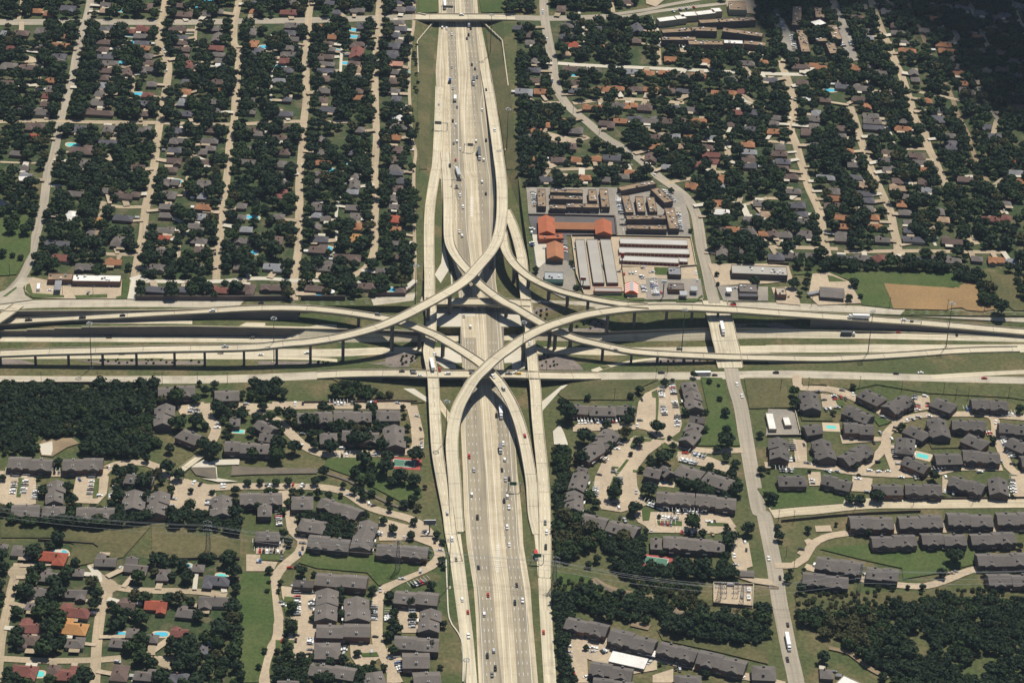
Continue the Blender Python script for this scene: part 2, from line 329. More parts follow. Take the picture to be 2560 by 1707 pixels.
# ---------------------------------------------------------------- carriageway decks (flyovers, bridges, raised frontage roads)
def path(s,step=5):
    return spline([at(x,y,z) for x,y,z in T(s)],step)
def deck(name,s,w,label,cat,group=None,th=1.7,skirt=7.0,rail=.95,piers='',mat='concrete',kind=None,lift=0,mask=3.0,minz=.12,noskirt=None,par=True):
    P=path(s) if isinstance(s,str) else s
    for p in P: p.z=max(p.z,gz(p.x,p.y)+minz)+lift
    D=tangents(P);N=[Vector((-d.y,d.x,0)) for d in D];o=P[0].copy();o.z=0
    root=empty(name,o)
    if kind: root['kind']=kind
    def ribbon(off_a,off_b,za,zb,flip=False):
        vs=[];fs=[]
        for p,n in zip(P,N):
            a=p+n*off_a;b=p+n*off_b;vs+=[(a.x-o.x,a.y-o.y,p.z+za),(b.x-o.x,b.y-o.y,p.z+zb)]
        for i in range(len(P)-1): fs.append((2*i,2*i+1,2*i+3,2*i+2) if not flip else (2*i,2*i+2,2*i+3,2*i+1))
        return vs,fs
    m=MB();uv=[];u=0
    for i,p in enumerate(P):
        if i:u+=(p-P[i-1]).length
        uv+=[(u+.01,w/2+.5),(u+.01,-w/2+.5)]
    vs,fs=ribbon(w/2,-w/2,0,0,True);m.add(vs,fs,mat,uv)
    if w<12:
        for o1,o2 in ((2.1,1.0),(-.6,-1.7)):
            vs,fs=ribbon(o1,o2,.012,.012,True);m.add(vs,fs,'deck_wear')
    for i in range(3,len(P)-1,7):
        t=P[i];n_=N[i];d_=D[i]*.2;q=[t+n_*(w/2-.4)-d_,t-n_*(w/2-.4)-d_,t-n_*(w/2-.4)+d_,t+n_*(w/2-.4)+d_]
        m.add([(p.x-o.x,p.y-o.y,p.z+.035) for p in q],[(0,1,2,3)],'deck_side')
    vs,fs=ribbon(w/2-.8,-w/2+.8,-th,-th);m.add(vs,fs,'deck_side')
    for sgn in (1,-1):
        vs,fs=ribbon(sgn*(w/2),sgn*(w/2-.8),0,-th,sgn<0);m.add(vs,fs,'deck_side')
    # embankment walls where the deck is low
    n_low=0
    for i in range(len(P)-1):
        ok=True;q=[]
        for j in (i,i+1):
            g0=gz(P[j].x,P[j].y)
            if P[j].z-g0>skirt or P[j].z-g0<.3: ok=False
            if noskirt and any((P[j]-c).length<r for c,r in noskirt): ok=False
        if ok:
            for sgn in (1,-1):
                a=P[i]+N[i]*sgn*(w/2-.12);b=P[i+1]+N[i+1]*sgn*(w/2-.12);a0=min(gz(a.x,a.y),a.z)-.3;b0=min(gz(b.x,b.y),b.z)-.3
                v=[(a.x-o.x,a.y-o.y,a.z-.1),(b.x-o.x,b.y-o.y,b.z-.1),(b.x-o.x,b.y-o.y,b0),(a.x-o.x,a.y-o.y,a0)]
                m.add(v,[(0,1,2,3) if sgn<0 else (3,2,1,0)],'wall_concrete')
    m.build('deck',root)
    if par:
        for sgn in (1,-1):
            mm=MB();A=sgn*(w/2+.02);B=sgn*(w/2-.34)
            for (x1,z1,x2,z2) in ((A,-.4,A,rail),(A,rail,B,rail),(B,rail,B,.0)):
                vs,fs=ribbon(x1,x2,z1,z2,sgn<0);mm.add(vs,fs,'concrete')
            mm.build('parapet',root)
    for bx,by in T(piers):
        f=gp(bx,by);i=min(range(len(P)),key=lambda k:(P[k].x-f.x)**2+(P[k].y-f.y)**2);p=P[i];g0=gz(p.x,p.y)
        if p.z-g0<3:continue
        mm=MB();rz=math.atan2(D[i].y,D[i].x)
        mm.box(0,0,g0-1,1.9,2.6,p.z-th-1.6-g0+1,'wall_concrete')
        mm.box(0,0,p.z-th-1.7,1.9,3.0,1.7,'wall_concrete',ty=(w-2.4)/3.0)
        mm.build('pier',root,loc=(p.x-o.x,p.y-o.y,0),rz=rz)
    if label: tag(root,label,cat,group)
    for p in P:
        if p.z-gz(p.x,p.y)<9: occ_disc(p.x,p.y,w/2+mask)
    ROADS.append((P,D,w,name,False))
    return P,D
FA=deck('flyover_ramp','01',9.6,None,None) if 0 else None
FA=deck('flyover_ramp','10 2105,650,.3 2150,900,2 2195,1200,6 2235,1500,9 11 2245,0,10 2260,200,12 2255,450,15 2220,620,17 2150,750,19 2050,870,20.5 1950,980,21.5 1850,1060,22 1700,1150,22.5 1500,1260,22.5 1300,1360,22 1100,1440,21 800,1520,19 500,1570,17.5 12 300,18,16.5 0,48,15 02 2000,60,14.5 1600,66,13.5 1000,80,12 400,95,10 0,110,8.5 -400,120,7',9.6,
 'longest curved concrete flyover, top centre to left edge over the whole junction','flyover','flyover ramps of the junction',skirt=6,
 piers='02 35,208 340,210 655,212 970,213 1285,215 1595,215 1910,220 2235,225 12 190,225 495,200 785,180 1240,60 11 1480,1390 1700,1300 2240,900 2195,330 2185,560')
FC=deck('flyover_ramp','13 1855,180,.4 1838,0,2.5 12 1825,1300,5 1800,1000,8 1810,800,10 1850,620,12.5 1920,480,15 2000,350,17 2100,250,19 2200,155,20 2350,46,20.6 22 110,-30,20.6 300,-126,20.4 500,-196,20.2 21 700,1318,19.8 1000,1275,18.6 1200,1260,17.4 1500,1255,15.4 2000,1275,13 2350,1300,11 31 500,1335,8.4 1000,1368,6.8 1500,1405,5 2350,1480,3 3000,1530,2.5',9.6,
 'curved concrete flyover from the bottom lanes over the highway to the right edge','flyover','flyover ramps of the junction',skirt=6.5,
 piers='12 2060,560 22 0,130 21 450,1568 895,1485 1120,1460 1390,1365 1675,1345 1890,1340')
FD=deck('flyover_ramp','01 -300,1405,1.2 0,1390,1.2 500,1360,1.9 1100,1330,4.6 1600,1300,6 2000,1280,6.9 11 0,1262,8.5 400,1262,10 700,1285,11 1000,1325,12 1250,1370,12.5 1450,1430,13 1650,1510,13.5 12 1718,-20,13.6 1900,90,14 2050,190,14 2130,260,14 2230,370,13 2300,480,12 2350,570,11 22 60,720,9 110,900,7 150,1100,5 180,1300,3 23 200,20,1 240,200,.4',8.8,
 'lower curved flyover from the left edge that bends down to the bottom lanes','flyover','flyover ramps of the junction',skirt=9.2,
 piers='11 980,1400 1255,1500 12 1475,60 1775,130')
FE=deck('flyover_ramp','10 1735,1400,.3 11 1755,60,.6 1765,300,3 1770,600,7 1800,720,9 1870,830,11 1960,930,12.5 2030,1020,13 2150,1120,13 2300,1220,13 21 0,1241,12.9 150,1331,12.5 300,1416,12 450,1488,11.5 600,1547,11 22 720,8,10.4 900,50,10 1100,90,8.5 1400,115,6 1700,130,4 2000,142,2.5 2350,150,1.5 32 500,158,.4 900,142,.1 1300,118,-.3 1800,84,-.6 2300,74,-.6',8.6,
 'lower curved flyover from the top lanes that passes under two others to the right','flyover','flyover ramps of the junction',skirt=4,
 piers='11 1985,1010 2285,1370 21 130,1560 22 330,50 460,45 795,185 1100,210 1335,215 1590,205')
FB=deck('flyover_ramp','11 2262,560,16 2290,720,16.5 2350,830,17 21 80,915,17.4 200,1000,18 400,1090,18.8 700,1170,19.2 1000,1222,18.6 1250,1243,17.2',8.0,
 'short curved flyover branching off the tall one toward the storage sheds side','flyover','flyover ramps of the junction',lift=.05,
 piers='21 45,1000 180,1080 345,1185 530,1255 720,1290')
# freeway between traced edges
def mains(name,s,mat,z0=0.1,off=0):
    R=T(s,1);m=MB();vs=[];uv=[];u=0;pr=None
    for (x,y,x2) in R:
        pass
    return
def band(name,rows_,mat,z,kind='structure',stepy=60):
    pts=[]
    for i in range(len(rows_)-1):
        y,a,b=rows_[i];y2,a2,b2=rows_[i+1];n=max(1,int(abs(y2-y)/stepy))
        for k in range(n):
            t=k/n;pts.append((y+(y2-y)*t,a+(a2-a)*t,b+(b2-b)*t))
    pts.append(rows_[-1]);m=MB();vs=[];uv=[];u=0;last=None
    for y,a,b in pts:
        A=at(a,y,z);B=at(b,y,z);c=(A+B)/2
        if last is not None:u+=(c-last).length
        last=c;vs+=[tuple(A),tuple(B)];h=(B-A).length/2;uv+=[(u+.01,-h+.5),(u+.01,h+.5)]
        occ_disc(c.x,c.y,h)
    m.add(vs,[(2*i+2,2*i+3,2*i+1,2*i) for i in range(len(pts)-1)],mat,uv);m.build(name,kind=kind)
    return pts
MAIN=[(-2500,3990,4310),(0,4025,4380),(130,4030,4390),(250,4030,4420),(650,4000,4500),(1000,4010,4460),(1568,3965,4540),(1648,4050,4545),(2068,4070,4545),(2568,4200,4550),(2818,4220,4585),(3136,4240,4612),(3386,4245,4625),(3636,4250,4650),(3936,4230,4720),(4336,4250,4750),(4704,4260,4790),(5000,4285,4805),(5400,4350,4870),(5700,4370,4890),(6268,4395,4940),(7400,4420,5020)]
band('freeway',MAIN,'tan_concrete',.10)
band('freeway_lanes',[(-2500,4070,4150),(0,4095,4175),(250,4105,4180),(640,4120,4200),(1000,4140,4220),(1568,4140,4260),(1868,4200,4300),(2168,4200,4300),(2868,4240,4350)],'lane_gray',.13)
band('freeway_lanes',[(3100,4255,4370),(3336,4255,4385),(3900,4270,4420),(4336,4290,4460),(4704,4310,4470),(5200,4360,4510),(5700,4400,4550),(6268,4430,4610),(7400,4470,4680)],'lane_gray',.13)
band('freeway_lanes',[(-2500,4230,4295),(0,4260,4345),(250,4280,4370),(640,4310,4410),(1000,4340,4440),(1568,4380,4520),(2068,4410,4530),(2568,4440,4540),(2868,4460,4575),(3336,4480,4610),(3736,4550,4660),(4136,4580,4730),(4704,4610,4750),(5200,4660,4780),(5700,4710,4850),(6268,4750,4880),(7400,4820,4960)],'lane_gray',.134)
# road bridge for the freeway over the cross highway is the same slab: its soffit and parapets
def bridge_edge():
    m=MB()
    a=[at(4225,2990,0),at(4625,2990,0),at(4625,3215,0),at(4225,3215,0)]
    m.slab([(p.x,p.y,-1.6) for p in reversed(a)],1.62,'deck_side');m.build('freeway_bridge',label='broad concrete freeway bridge under the crossing of the flyovers',cat='bridge')
bridge_edge()
# lane paint
pm=MB()
def dashes(P,D,offs,on=3.2,gap=9,z=.16,w=.28,mat='paint_white',solid=False,terr=True):
    u=0;L=[0]
    for i in range(1,len(P)):L.append(L[-1]+(P[i]-P[i-1]).length)
    def pos(s_):
        import bisect
        i=min(max(bisect.bisect_right(L,s_)-1,0),len(P)-2);t=(s_-L[i])/max(L[i+1]-L[i],1e-6);p=P[i].lerp(P[i+1],t);d=D[i].lerp(D[i+1],t);return p,Vector((-d.y,d.x,0))
    s_=0
    while s_<L[-1]-on:
        a,n=pos(s_);b,n2=pos(s_+on)
        for o in offs:
            q=[a+n*(o+w/2),a+n*(o-w/2),b+n2*(o-w/2),b+n2*(o+w/2)]
            pm.add([(p.x,p.y,(gz(p.x,p.y) if terr else p.z)+z) for p in q],[(0,1,2,3)],mat)
        s_+=on if solid else on+gap
def ctr(rows_,fr):
    P=spline([at(a+(b-a)*fr,y,.1) for y,a,b in rows_],8);return P,tangents(P)
for fr in (.235,.30,.365,.62,.69,.76): dashes(*ctr([r for r in MAIN if r[0]<2500],fr),[0],terr=False,z=.05,w=.2)
for fr in (.14,.21,.28,.69,.765,.84): dashes(*ctr([r for r in MAIN if r[0]>2900],fr),[0],terr=False,z=.05,w=.2)
for fr in (.08,.44,.56,.9): dashes(*ctr(MAIN,fr),[0],terr=False,z=.05,on=8,solid=True,w=.2)
# ---------------------------------------------------------------- bridges and frontage roads
OV=deck('road_bridge','10 1440,160,6.6 1700,160,6.6 2000,160,6.6 20 -20,163,6.6 40,165,6.6',13.5,'wide flat road bridge over the freeway near the top edge','bridge',th=2.2,skirt=0)
fr1=deck('road_bridge','11 1560,1200,6.62 1800,1203,6.62 2100,1205,6.62 21 0,1210,6.62 170,1218,6.62',10.5,'level road bridge beyond the flyover crossing, on the far frontage road','bridge',th=1.9,skirt=0)
F2=deck('frontage_road','12 560,310,.2 800,298,1.5 1100,291,4 1400,291,6.3 1480,296,6.5 1660,300,6.5 2000,300,6.5 22 0,302,6.5 200,310,6.5 450,315,4.2 800,316,.3',10.8,'near frontage road raised on walls and bridging the freeway','road bridge',skirt=7.2,lift=.02,noskirt=[(at(4430,3436,6.5),75)])
LF=deck('frontage_road','10 1690,800,.25 1680,1150,.25 1662,1500,.3 11 1640,60,.4 1602,300,2 1590,500,3.2 1590,800,5.2 1595,1000,6.5 1595,1180,6.55 1610,1300,6.55 1600,1560,6.55 12 1585,100,6.55 1620,290,6.55 1630,400,6.5 1645,700,5.5 1665,1000,4.4 1705,1250,3.4 1765,1568,2.2 13 1790,200,1.3 1840,450,.3',9.0,'left frontage road that runs down both sides of the junction on walls','road bridge',skirt=7.2,lift=.04,noskirt=[((at(3950,3020,0)),52)])
RF=deck('frontage_road','21 -60,360,1 -10,460,2 40,600,3.5 90,800,5.5 110,1000,6.55 130,1200,6.55 165,1400,6.55 22 170,0,6.55 185,130,6.55 200,310,6.55 215,420,6.4 232,700,5.3 262,1000,4 290,1300,2.8 302,1568,1.8 23 306,300,.8 300,600,.3',8.8,'right frontage road that runs down beside the freeway on walls','road bridge',skirt=7.2,lift=.06,noskirt=[((at(4850,3020,0)),52)])
SB=deck('road_bridge','21 1860,1190,6.6 1890,1300,6.4 1925,1420,5.8 1955,1560,4.6 22 1975,60,3.2 1995,190,1.2 2005,240,.3',21,'broad plain street bridge across the highway at right with one white truck','bridge',th=1.6,skirt=0,lift=.03)
LB=deck('road_bridge','01 -330,1500,7 -120,1430,7 40,1330,6.9 170,1235,6.6',10,'short street bridge crossing the highway at the left edge','bridge',th=1.6,skirt=0,lift=.03)
# E-W highway carriageways, draped on the cutting floor
def rd(name,s,w,mat,**k): return road(name,s,w,mat,**k)
WB=rd('highway','01 -1200,1541 0,1542 1200,1544 11 0,1548 600,1550 1200,1545 1700,1540 21 0,1530 800,1535 1800,1528 31 0,1512 1000,1515 2350,1545 3400,1570',9,'concrete',street=False)
EB=rd('highway','02 -1200,128 0,128 600,125 1500,118 12 0,104 700,104 1300,85 1800,80 22 200,85 900,90 1800,82 2350,72 32 0,68 1200,62 2350,60 3400,60',12,'concrete',street=False)
CDr=rd('highway_ramp','01 800,1384 1300,1385 1900,1393 11 0,1412 500,1424 850,1440',6.5,'concrete',street=False)
EX=rd('highway_ramp','02 1500,146 2100,148 12 0,150 300,152 600,160 850,185',7,'concrete',street=False)
EN=rd('highway_ramp','22 740,272 900,222 1150,175 1500,140',5,'concrete',street=False)
F1L=rd('frontage_road','01 -1200,1238 0,1238 400,1222 1200,1215 11 0,1222 500,1212 1000,1207 1560,1200',12,'frontage')
F1R=rd('frontage_road','21 165,1218 450,1226 900,1236 1500,1238 2350,1240 31 400,1255 800,1272 1500,1300 2350,1330 3400,1365',11,'frontage')
F2L=rd('frontage_road','02 -1200,350 0,350 600,352 1200,350 1800,348 12 0,335 300,322 600,309',11.2,'frontage')
F2R=rd('frontage_road','22 780,316 1300,316 1900,310 2350,300 32 300,300 700,310 1200,328 1800,345 2350,360 3400,380',11,'frontage')
LFX=rd('frontage_road','13 1835,430 1885,800 1925,1100 1960,1400 1985,1700 2010,2000',8.5,'concrete');RFX=rd('frontage_road','23 302,540 300,700 312,950 330,1250 350,1568 372,2000',8.6,'concrete')
FCX=rd('frontage_road','13 1840,200 1880,500 1925,900 1960,1200 1985,1500',6,'concrete');FDX=rd('frontage_road','23 236,170 262,400 280,640 296,900',6,'concrete')
MG=rd('highway_ramp','32 1500,325 1800,305 2350,278 3000,255',6,'concrete',street=False)
LR=rd('highway_ramp','12 1665,540 1720,620 1775,700 1815,790',5.5,'tan_concrete',street=False)
for P,D in (WB,EB): dashes(P,D,[0],z=.2,w=.2);dashes(P,D,[3.7,-3.7],z=.2,w=.16,on=6,solid=True)
for P,D in (F1L,F1R,F2L,F2R): dashes(P,D,[1.9,-1.9],z=.2,w=.18)
for P,D in (FA,FC,FD,FE): dashes(P,D,[2.6,-3.4],z=.04,w=.14,on=5,solid=True,terr=False)
for P,D in (LF,RF,F2,SB,OV): dashes(P,D,[0],z=.05,w=.28,terr=False)
# retaining walls
def wall(name,A,zt,zb,label,cat,group=None,th=.5,mat='wall_concrete',cap='concrete',capname='coping'):
    o=A[0].copy();o.z=0;r=empty(name,o);m=MB();c=MB()
    for i in range(len(A)-1):
        a,b=A[i],A[i+1];d=(b-a);d.z=0;L=d.length;rz=math.atan2(d.y,d.x);h=min(zt[i],zt[i+1]);mid=(a+b)/2
        z0=min(zb[i],zb[i+1])-.4;hh=max(zt[i],zt[i+1])-z0
        m.box(mid.x-o.x,mid.y-o.y,z0,L+.05,th,hh,mat,rz);c.box(mid.x-o.x,mid.y-o.y,z0+hh,L+.05,th+.25,.9 if capname=='rail' else .25,cap,rz)
    m.build('panel',r);c.build(capname,r);tag(r,label,cat,group);return r
def rw(i0,i1,k,label,dy=-.35,zt=None):
    def seg(a,b,n):return [a.lerp(b,t/n) for t in range(n)]
    A=[]
    for i in range(i0,i1): A+=seg(rows[i][k],rows[i+1][k],4)
    A.append(rows[i1][k]);B=[]
    for i in range(i0,i1): B+=seg(rows[i][k+1],rows[i+1][k+1],4)
    B.append(rows[i1][k+1]);A2=[Vector((p.x,p.y+dy,0)) for p in A]
    wall('retaining_wall',A2,[p.z for p in A],[p.z for p in B],label,'retaining wall',capname='rail')
rw(0,5,0,'upper concrete retaining wall below the grass verge at left of the highway')
rw(0,8,2,'long lower retaining wall dropping to the highway lanes at left')
rw(13,18,2,'retaining wall beside the far highway lanes right of the junction')
# concrete aprons, gravel beds and pale slopes
def patch(s,mat,name='paving',lift=0):
    P=[gp(*p[:2]) for p in T(s)]
    z=lay()+lift;m=MB();n=len(P)
    m.poly([(p.x,p.y,p.z+z) for p in P],mat,[(p.x*.9+.01,p.y*.9) for p in P]);m.build(name,kind='structure');occ_poly(P);return P
def fpatch(s,mat,name,step=6,lift=0):
    # draped patch following the slope: fine grid clipped to the polygon
    P=[gp(*p[:2]) for p in T(s)];xs=[p.x for p in P];ys=[p.y for p in P];z=lay()+.05+lift
    pts=[Vector((p.x,p.y)) for p in spline_closed(P,step)];n=len(pts);edges=[(i,(i+1)%n) for i in range(n)]
    def ins(x,y):
        c=False
        for i in range(n):
            a,b=pts[i],pts[(i+1)%n]
            if (y<a.y)!=(y<b.y) and x<(b.x-a.x)*(y-a.y)/(b.y-a.y)+a.x:c=not c
        return c
    x=min(xs)
    while x<max(xs):
        y=min(ys)
        while y<max(ys):
            if ins(x,y) and min((Vector((x,y))-p).length for p in pts)>step*.35: pts.append(Vector((x,y)))
            y+=step
        x+=step
    v,e,f,_,_,_=geometry.delaunay_2d_cdt(pts,edges,[tuple(range(n))],1,1e-4)
    m=MB();m.add([(p.x,p.y,gz(p.x,p.y)+z) for p in v],[tuple(t) for t in f],mat);o=m.build(name,kind='structure');occ_poly(P);return o
def spline_closed(P,step):
    out=[]
    for i in range(len(P)):
        a,b=P[i],P[(i+1)%len(P)];n=max(1,int((b-a).length/step))
        for k in range(n):out.append(a.lerp(b,k/n))
    return out
for s in ('12 950,190 1300,95 1450,110 1480,170 1400,230 1250,238','21 190,1285 230,1255 400,1262 520,1345 330,1410 220,1390','21 480,1440 900,1340 900,1475 470,1470','22 235,130 330,110 520,130 660,262 250,258','02 650,168 950,178 1900,178 1880,212 1000,212','02 0,162 200,168 340,208 0,208','12 20,180 500,185 700,195 300,215 20,212','22 1150,205 1350,160 1850,160 1850,180 1500,200','31 -400,1405 100,1395 290,1452 -300,1452'):
    fpatch(s,'gravel','gravel_bed')
for s in ('12 1350,430 1450,430 1575,515 1575,560','22 262,560 450,408 600,368 450,440 275,640','11 1665,1300 1800,1250 1815,1350 1665,1400','12 1668,112 1790,150 1838,185 1836,250 1730,245 1672,200','11 1890,1300 2010,1300 2010,1340 1890,1340','22 0,140 130,150 130,240 60,262 0,250','11 1655,1262 1885,1262 1885,1432 1655,1432','12 1655,75 1890,75 1890,196 1655,196','21 -110,1262 95,1262 130,1432 -105,1432','21 -85,1650 150,1650 165,1762 -70,1766','11 1722,650 1745,760 1775,905 1695,1032 1640,955 1700,850','11 1785,930 1800,930 1806,1080 1794,1080'):
    fpatch(s,'pavement_white','concrete_slope')
# ---------------------------------------------------------------- streets
ST_T='street_tan';ST_G='street_gray'
S1=rd('street','00 860,-300 830,0 795,170 770,240 700,520 670,690 610,900 555,1110 490,1440 440,1568 01 400,320 360,470 300,720 265,850 200,980 100,1090 0,1165 -200,1240',7.6,ST_G)
S0=rd('street','00 -900,212 0,208 800,205 1500,208 2350,198 10 500,190 1100,170 1450,160',12.4,ST_G)
S0R=rd('street','20 30,165 300,172 600,168 900,158',11.5,ST_G)
rd('street','20 900,165 1150,140 1300,112 1600,75 1900,40 2200,10',6,ST_G);rd('street','20 900,140 1250,90 1400,55 1650,10 1900,-40',6,ST_G)
S2=rd('street','00 1540,-300 1520,0 1490,170 1465,250 1455,380 1500,480 1545,600 1535,750 1500,950 1470,1110 1440,1300 1410,1568 01 1370,200 1340,330 1325,450 1310,600 1285,700 1260,850 1240,960 1215,1185',7.2,ST_T)
S3=rd('street','00 2200,-300 2190,0 2160,170 2150,250 2150,400 2190,480 2180,700 2160,900 2150,1110 2110,1300 2090,1568 01 2060,220 2030,300 2040,420 2020,600 1995,800 1985,1025',6.6,ST_T)
S4=rd('street','10 510,-300 500,0 480,190 480,270 455,500 460,700 460,940 440,1110 420,1400 405,1568 11 395,150 400,300 390,500 390,700 370,850 350,1000 350,1190',6.8,ST_T)
S5=rd('street','10 1140,-300 1135,0 1125,150 1130,250 1105,450 1095,600 1095,900 1100,1050 1105,1300 1090,1568 11 1100,250 1090,450 1090,650 1070,780 1010,890 890,965',6.4,ST_T)
AL=rd('alley','10 1455,-300 1450,200 1420,400 1405,700 1415,1000 1430,1250 1465,1400 1450,1568 11 1450,400 1460,800 1460,1050',2.8,ST_T,mask=.5,street=False)
for s in ('00 1125,240 1115,350 1145,470 1150,500','00 1205,640 1230,750 1210,870 1185,960','00 1805,240 1795,370 1830,480 1870,640 1850,830','00 1780,1270 1755,1480','10 145,320 155,560 140,750 140,930','10 790,440 780,570 775,700','10 770,930 770,1060','10 95,1180 80,1540','11 750,280 735,450 740,700 690,780 530,845','01 1720,50 1690,250','01 1660,500 1640,800','00 400,500 370,700 300,930','00 490,30 470,180','20 590,0 620,130','20 650,230 670,400 700,530','20 1330,250 1370,420','30 910,740 970,880','30 1080,1100 1160,1330','31 1260,0 1330,140','31 1370,240 1410,320','31 2080,190 2130,290 2200,400','31 1470,550 1540,690','31 1570,760 1610,860'):
    rd('alley',s,2.6,'pavement_white' if s[0]!='0' else ST_T,mask=.4,street=False)
rd('street','00 -500,1120 0,1120 400,1110 560,1115 900,1125 1450,1130',6.4,ST_T);rd('street','00 1470,1132 1800,1140 2150,1145 10 300,1120 440,1120 640,1125 860,1118',6,ST_T)
rd('street','00 210,-200 205,0 170,190',3.6,ST_T);rd('street','01 1325,335 1100,335 930,310',5,ST_T)
rd('street','01 1260,770 1050,770 850,752 740,730',5,ST_T);rd('street','01 1235,1005 1350,1015 1700,1020 2000,1018 11 0,990 230,1000 340,1010 530,1010 790,1000',5.4,'pavement_white')
rd('street','01 560,140 470,140',4,'pavement_white');rd('street','00 0,1490 250,1500 450,1500',3,ST_T)
SR=rd('street','20 285,-300 290,0 300,170 330,350 370,550 385,700 420,830 480,930 560,1020 700,1130 850,1260 1000,1350 1150,1450 1290,1568 21 1350,60 1480,150 1600,250 1680,380 1710,500 1740,700 1790,900 1830,1100 1860,1215',8.6,ST_G,w2=10,mask=4.5)
SR2=rd('street','22 2005,225 2040,400 2100,600 2150,900 2200,1200 2270,1568 33 -40,20 0,200 60,500 100,800 150,1050 200,1300 260,1568 320,2000',11.5,ST_G)
RA=rd('street','30 110,560 160,680 200,800 240,980 220,1100 210,1200 260,1330 300,1480 330,1568 31 370,150 430,280 480,400 500,550 530,700 550,800',7.4,ST_T,mask=3.2)
RB=rd('street','30 750,980 790,1080 840,1250 890,1400 950,1568 31 1060,240 1120,370 1160,560 1190,680 1190,780',7.4,ST_T,mask=3.2)
RC=rd('street','30 930,-100 960,50 1000,170 1060,320 1120,450 1180,600 1220,680 1260,800 1310,950 1350,1100 1430,1200 1470,1350 1530,1470 1570,1568 31 1640,150',7.4,ST_T,mask=3.2)
RR=rd('dirt_track','30 1200,-150 1330,150 1420,330 1500,540 1620,760 1690,900 1740,1050 1830,1230 1870,1370 1960,1568 31 2100,250',4.6,'dirt',mask=2,street=False)
rd('street','30 1930,800 2000,950 2120,1110',4,ST_G)
for s,w_ in (('20 420,585 700,605 1100,622 1600,645 2350,680 30 350,690',6.4),('20 200,940 440,945',4),('20 560,952 900,915 1200,920 1580,948',6),('20 380,1562 900,1540 1100,1510',5),('31 0,702 200,705 500,715 640,720',6),('31 700,748 1180,740 1440,740 2170,752',5.5),('31 0,255 300,262',4.6),('21 1830,10 2010,20',4),('21 1400,120 1550,90 1680,70',5),('30 1390,850 1600,890 1950,965',4.6),('30 1240,1370 1460,1372',4.6),('20 2220,960 2350,985',5),('20 320,1230 560,1290 700,1260',7),('20 1140,1130 1230,1190',5),('20 1960,1240 1980,1400 2010,1530',6),('30 0,1300 120,1310 230,1320',4.5),('20 910,0 930,120',4),('21 2100,240 2100,320 2350,250',4.5),('30 1690,300 1740,400',5),('31 1840,600 1910,680',8),('20 1340,450 1350,600',5)):
    rd('street',s,w_,ST_T if w_!=6.4 else 'pavement_white')
for s,mt in (('01 840,310 870,285 920,275 980,290 1010,320 980,345 920,355 860,345',ST_T),('01 720,740 760,710 900,730 960,760 940,790 800,790',ST_T),('00 200,520 240,510 340,540 330,580 220,585','lot_tan'),('20 320,1260 370,1235 480,1250 580,1285 560,1310 440,1320 330,1280','lot_tan'),('00 920,1440 960,1405 1060,1440 1060,1490 960,1470','lot_tan'),('30 1690,280 1740,290 1790,410 1730,400','lot_gray'),('13 -900,1320 -680,1340 -690,1430 -800,1445 -890,1400','lot_tan')):
    lot(s,mt)
for s,w_ in (('03 170,470 150,560 120,660 90,800 45,1000 10,1150 -10,1350 -40,1700',6.8),('03 960,600 990,700 985,770 930,900 890,1200 870,1568 850,1900',7.2),('03 940,660 1060,690 1300,720 1800,730 2080,770',6.8),('03 -300,1340 0,1345 400,1365 850,1360 1110,1340',6.2),('03 1380,1330 1560,1390',5),('03 830,480 900,600',5)):
    rd('street',s,w_,ST_T)
for s,mt in (('03 60,560 110,500 230,480 290,540 230,600 130,640',ST_T),('03 1440,1400 1500,1330 1600,1320 1680,1370 1650,1430 1540,1450',ST_T),('03 900,610 920,560 1060,640 1110,700 1000,760 930,680',ST_T),('03 800,500 850,490 930,560 940,640 900,640',"pavement_white")):
    lot(s,mt)
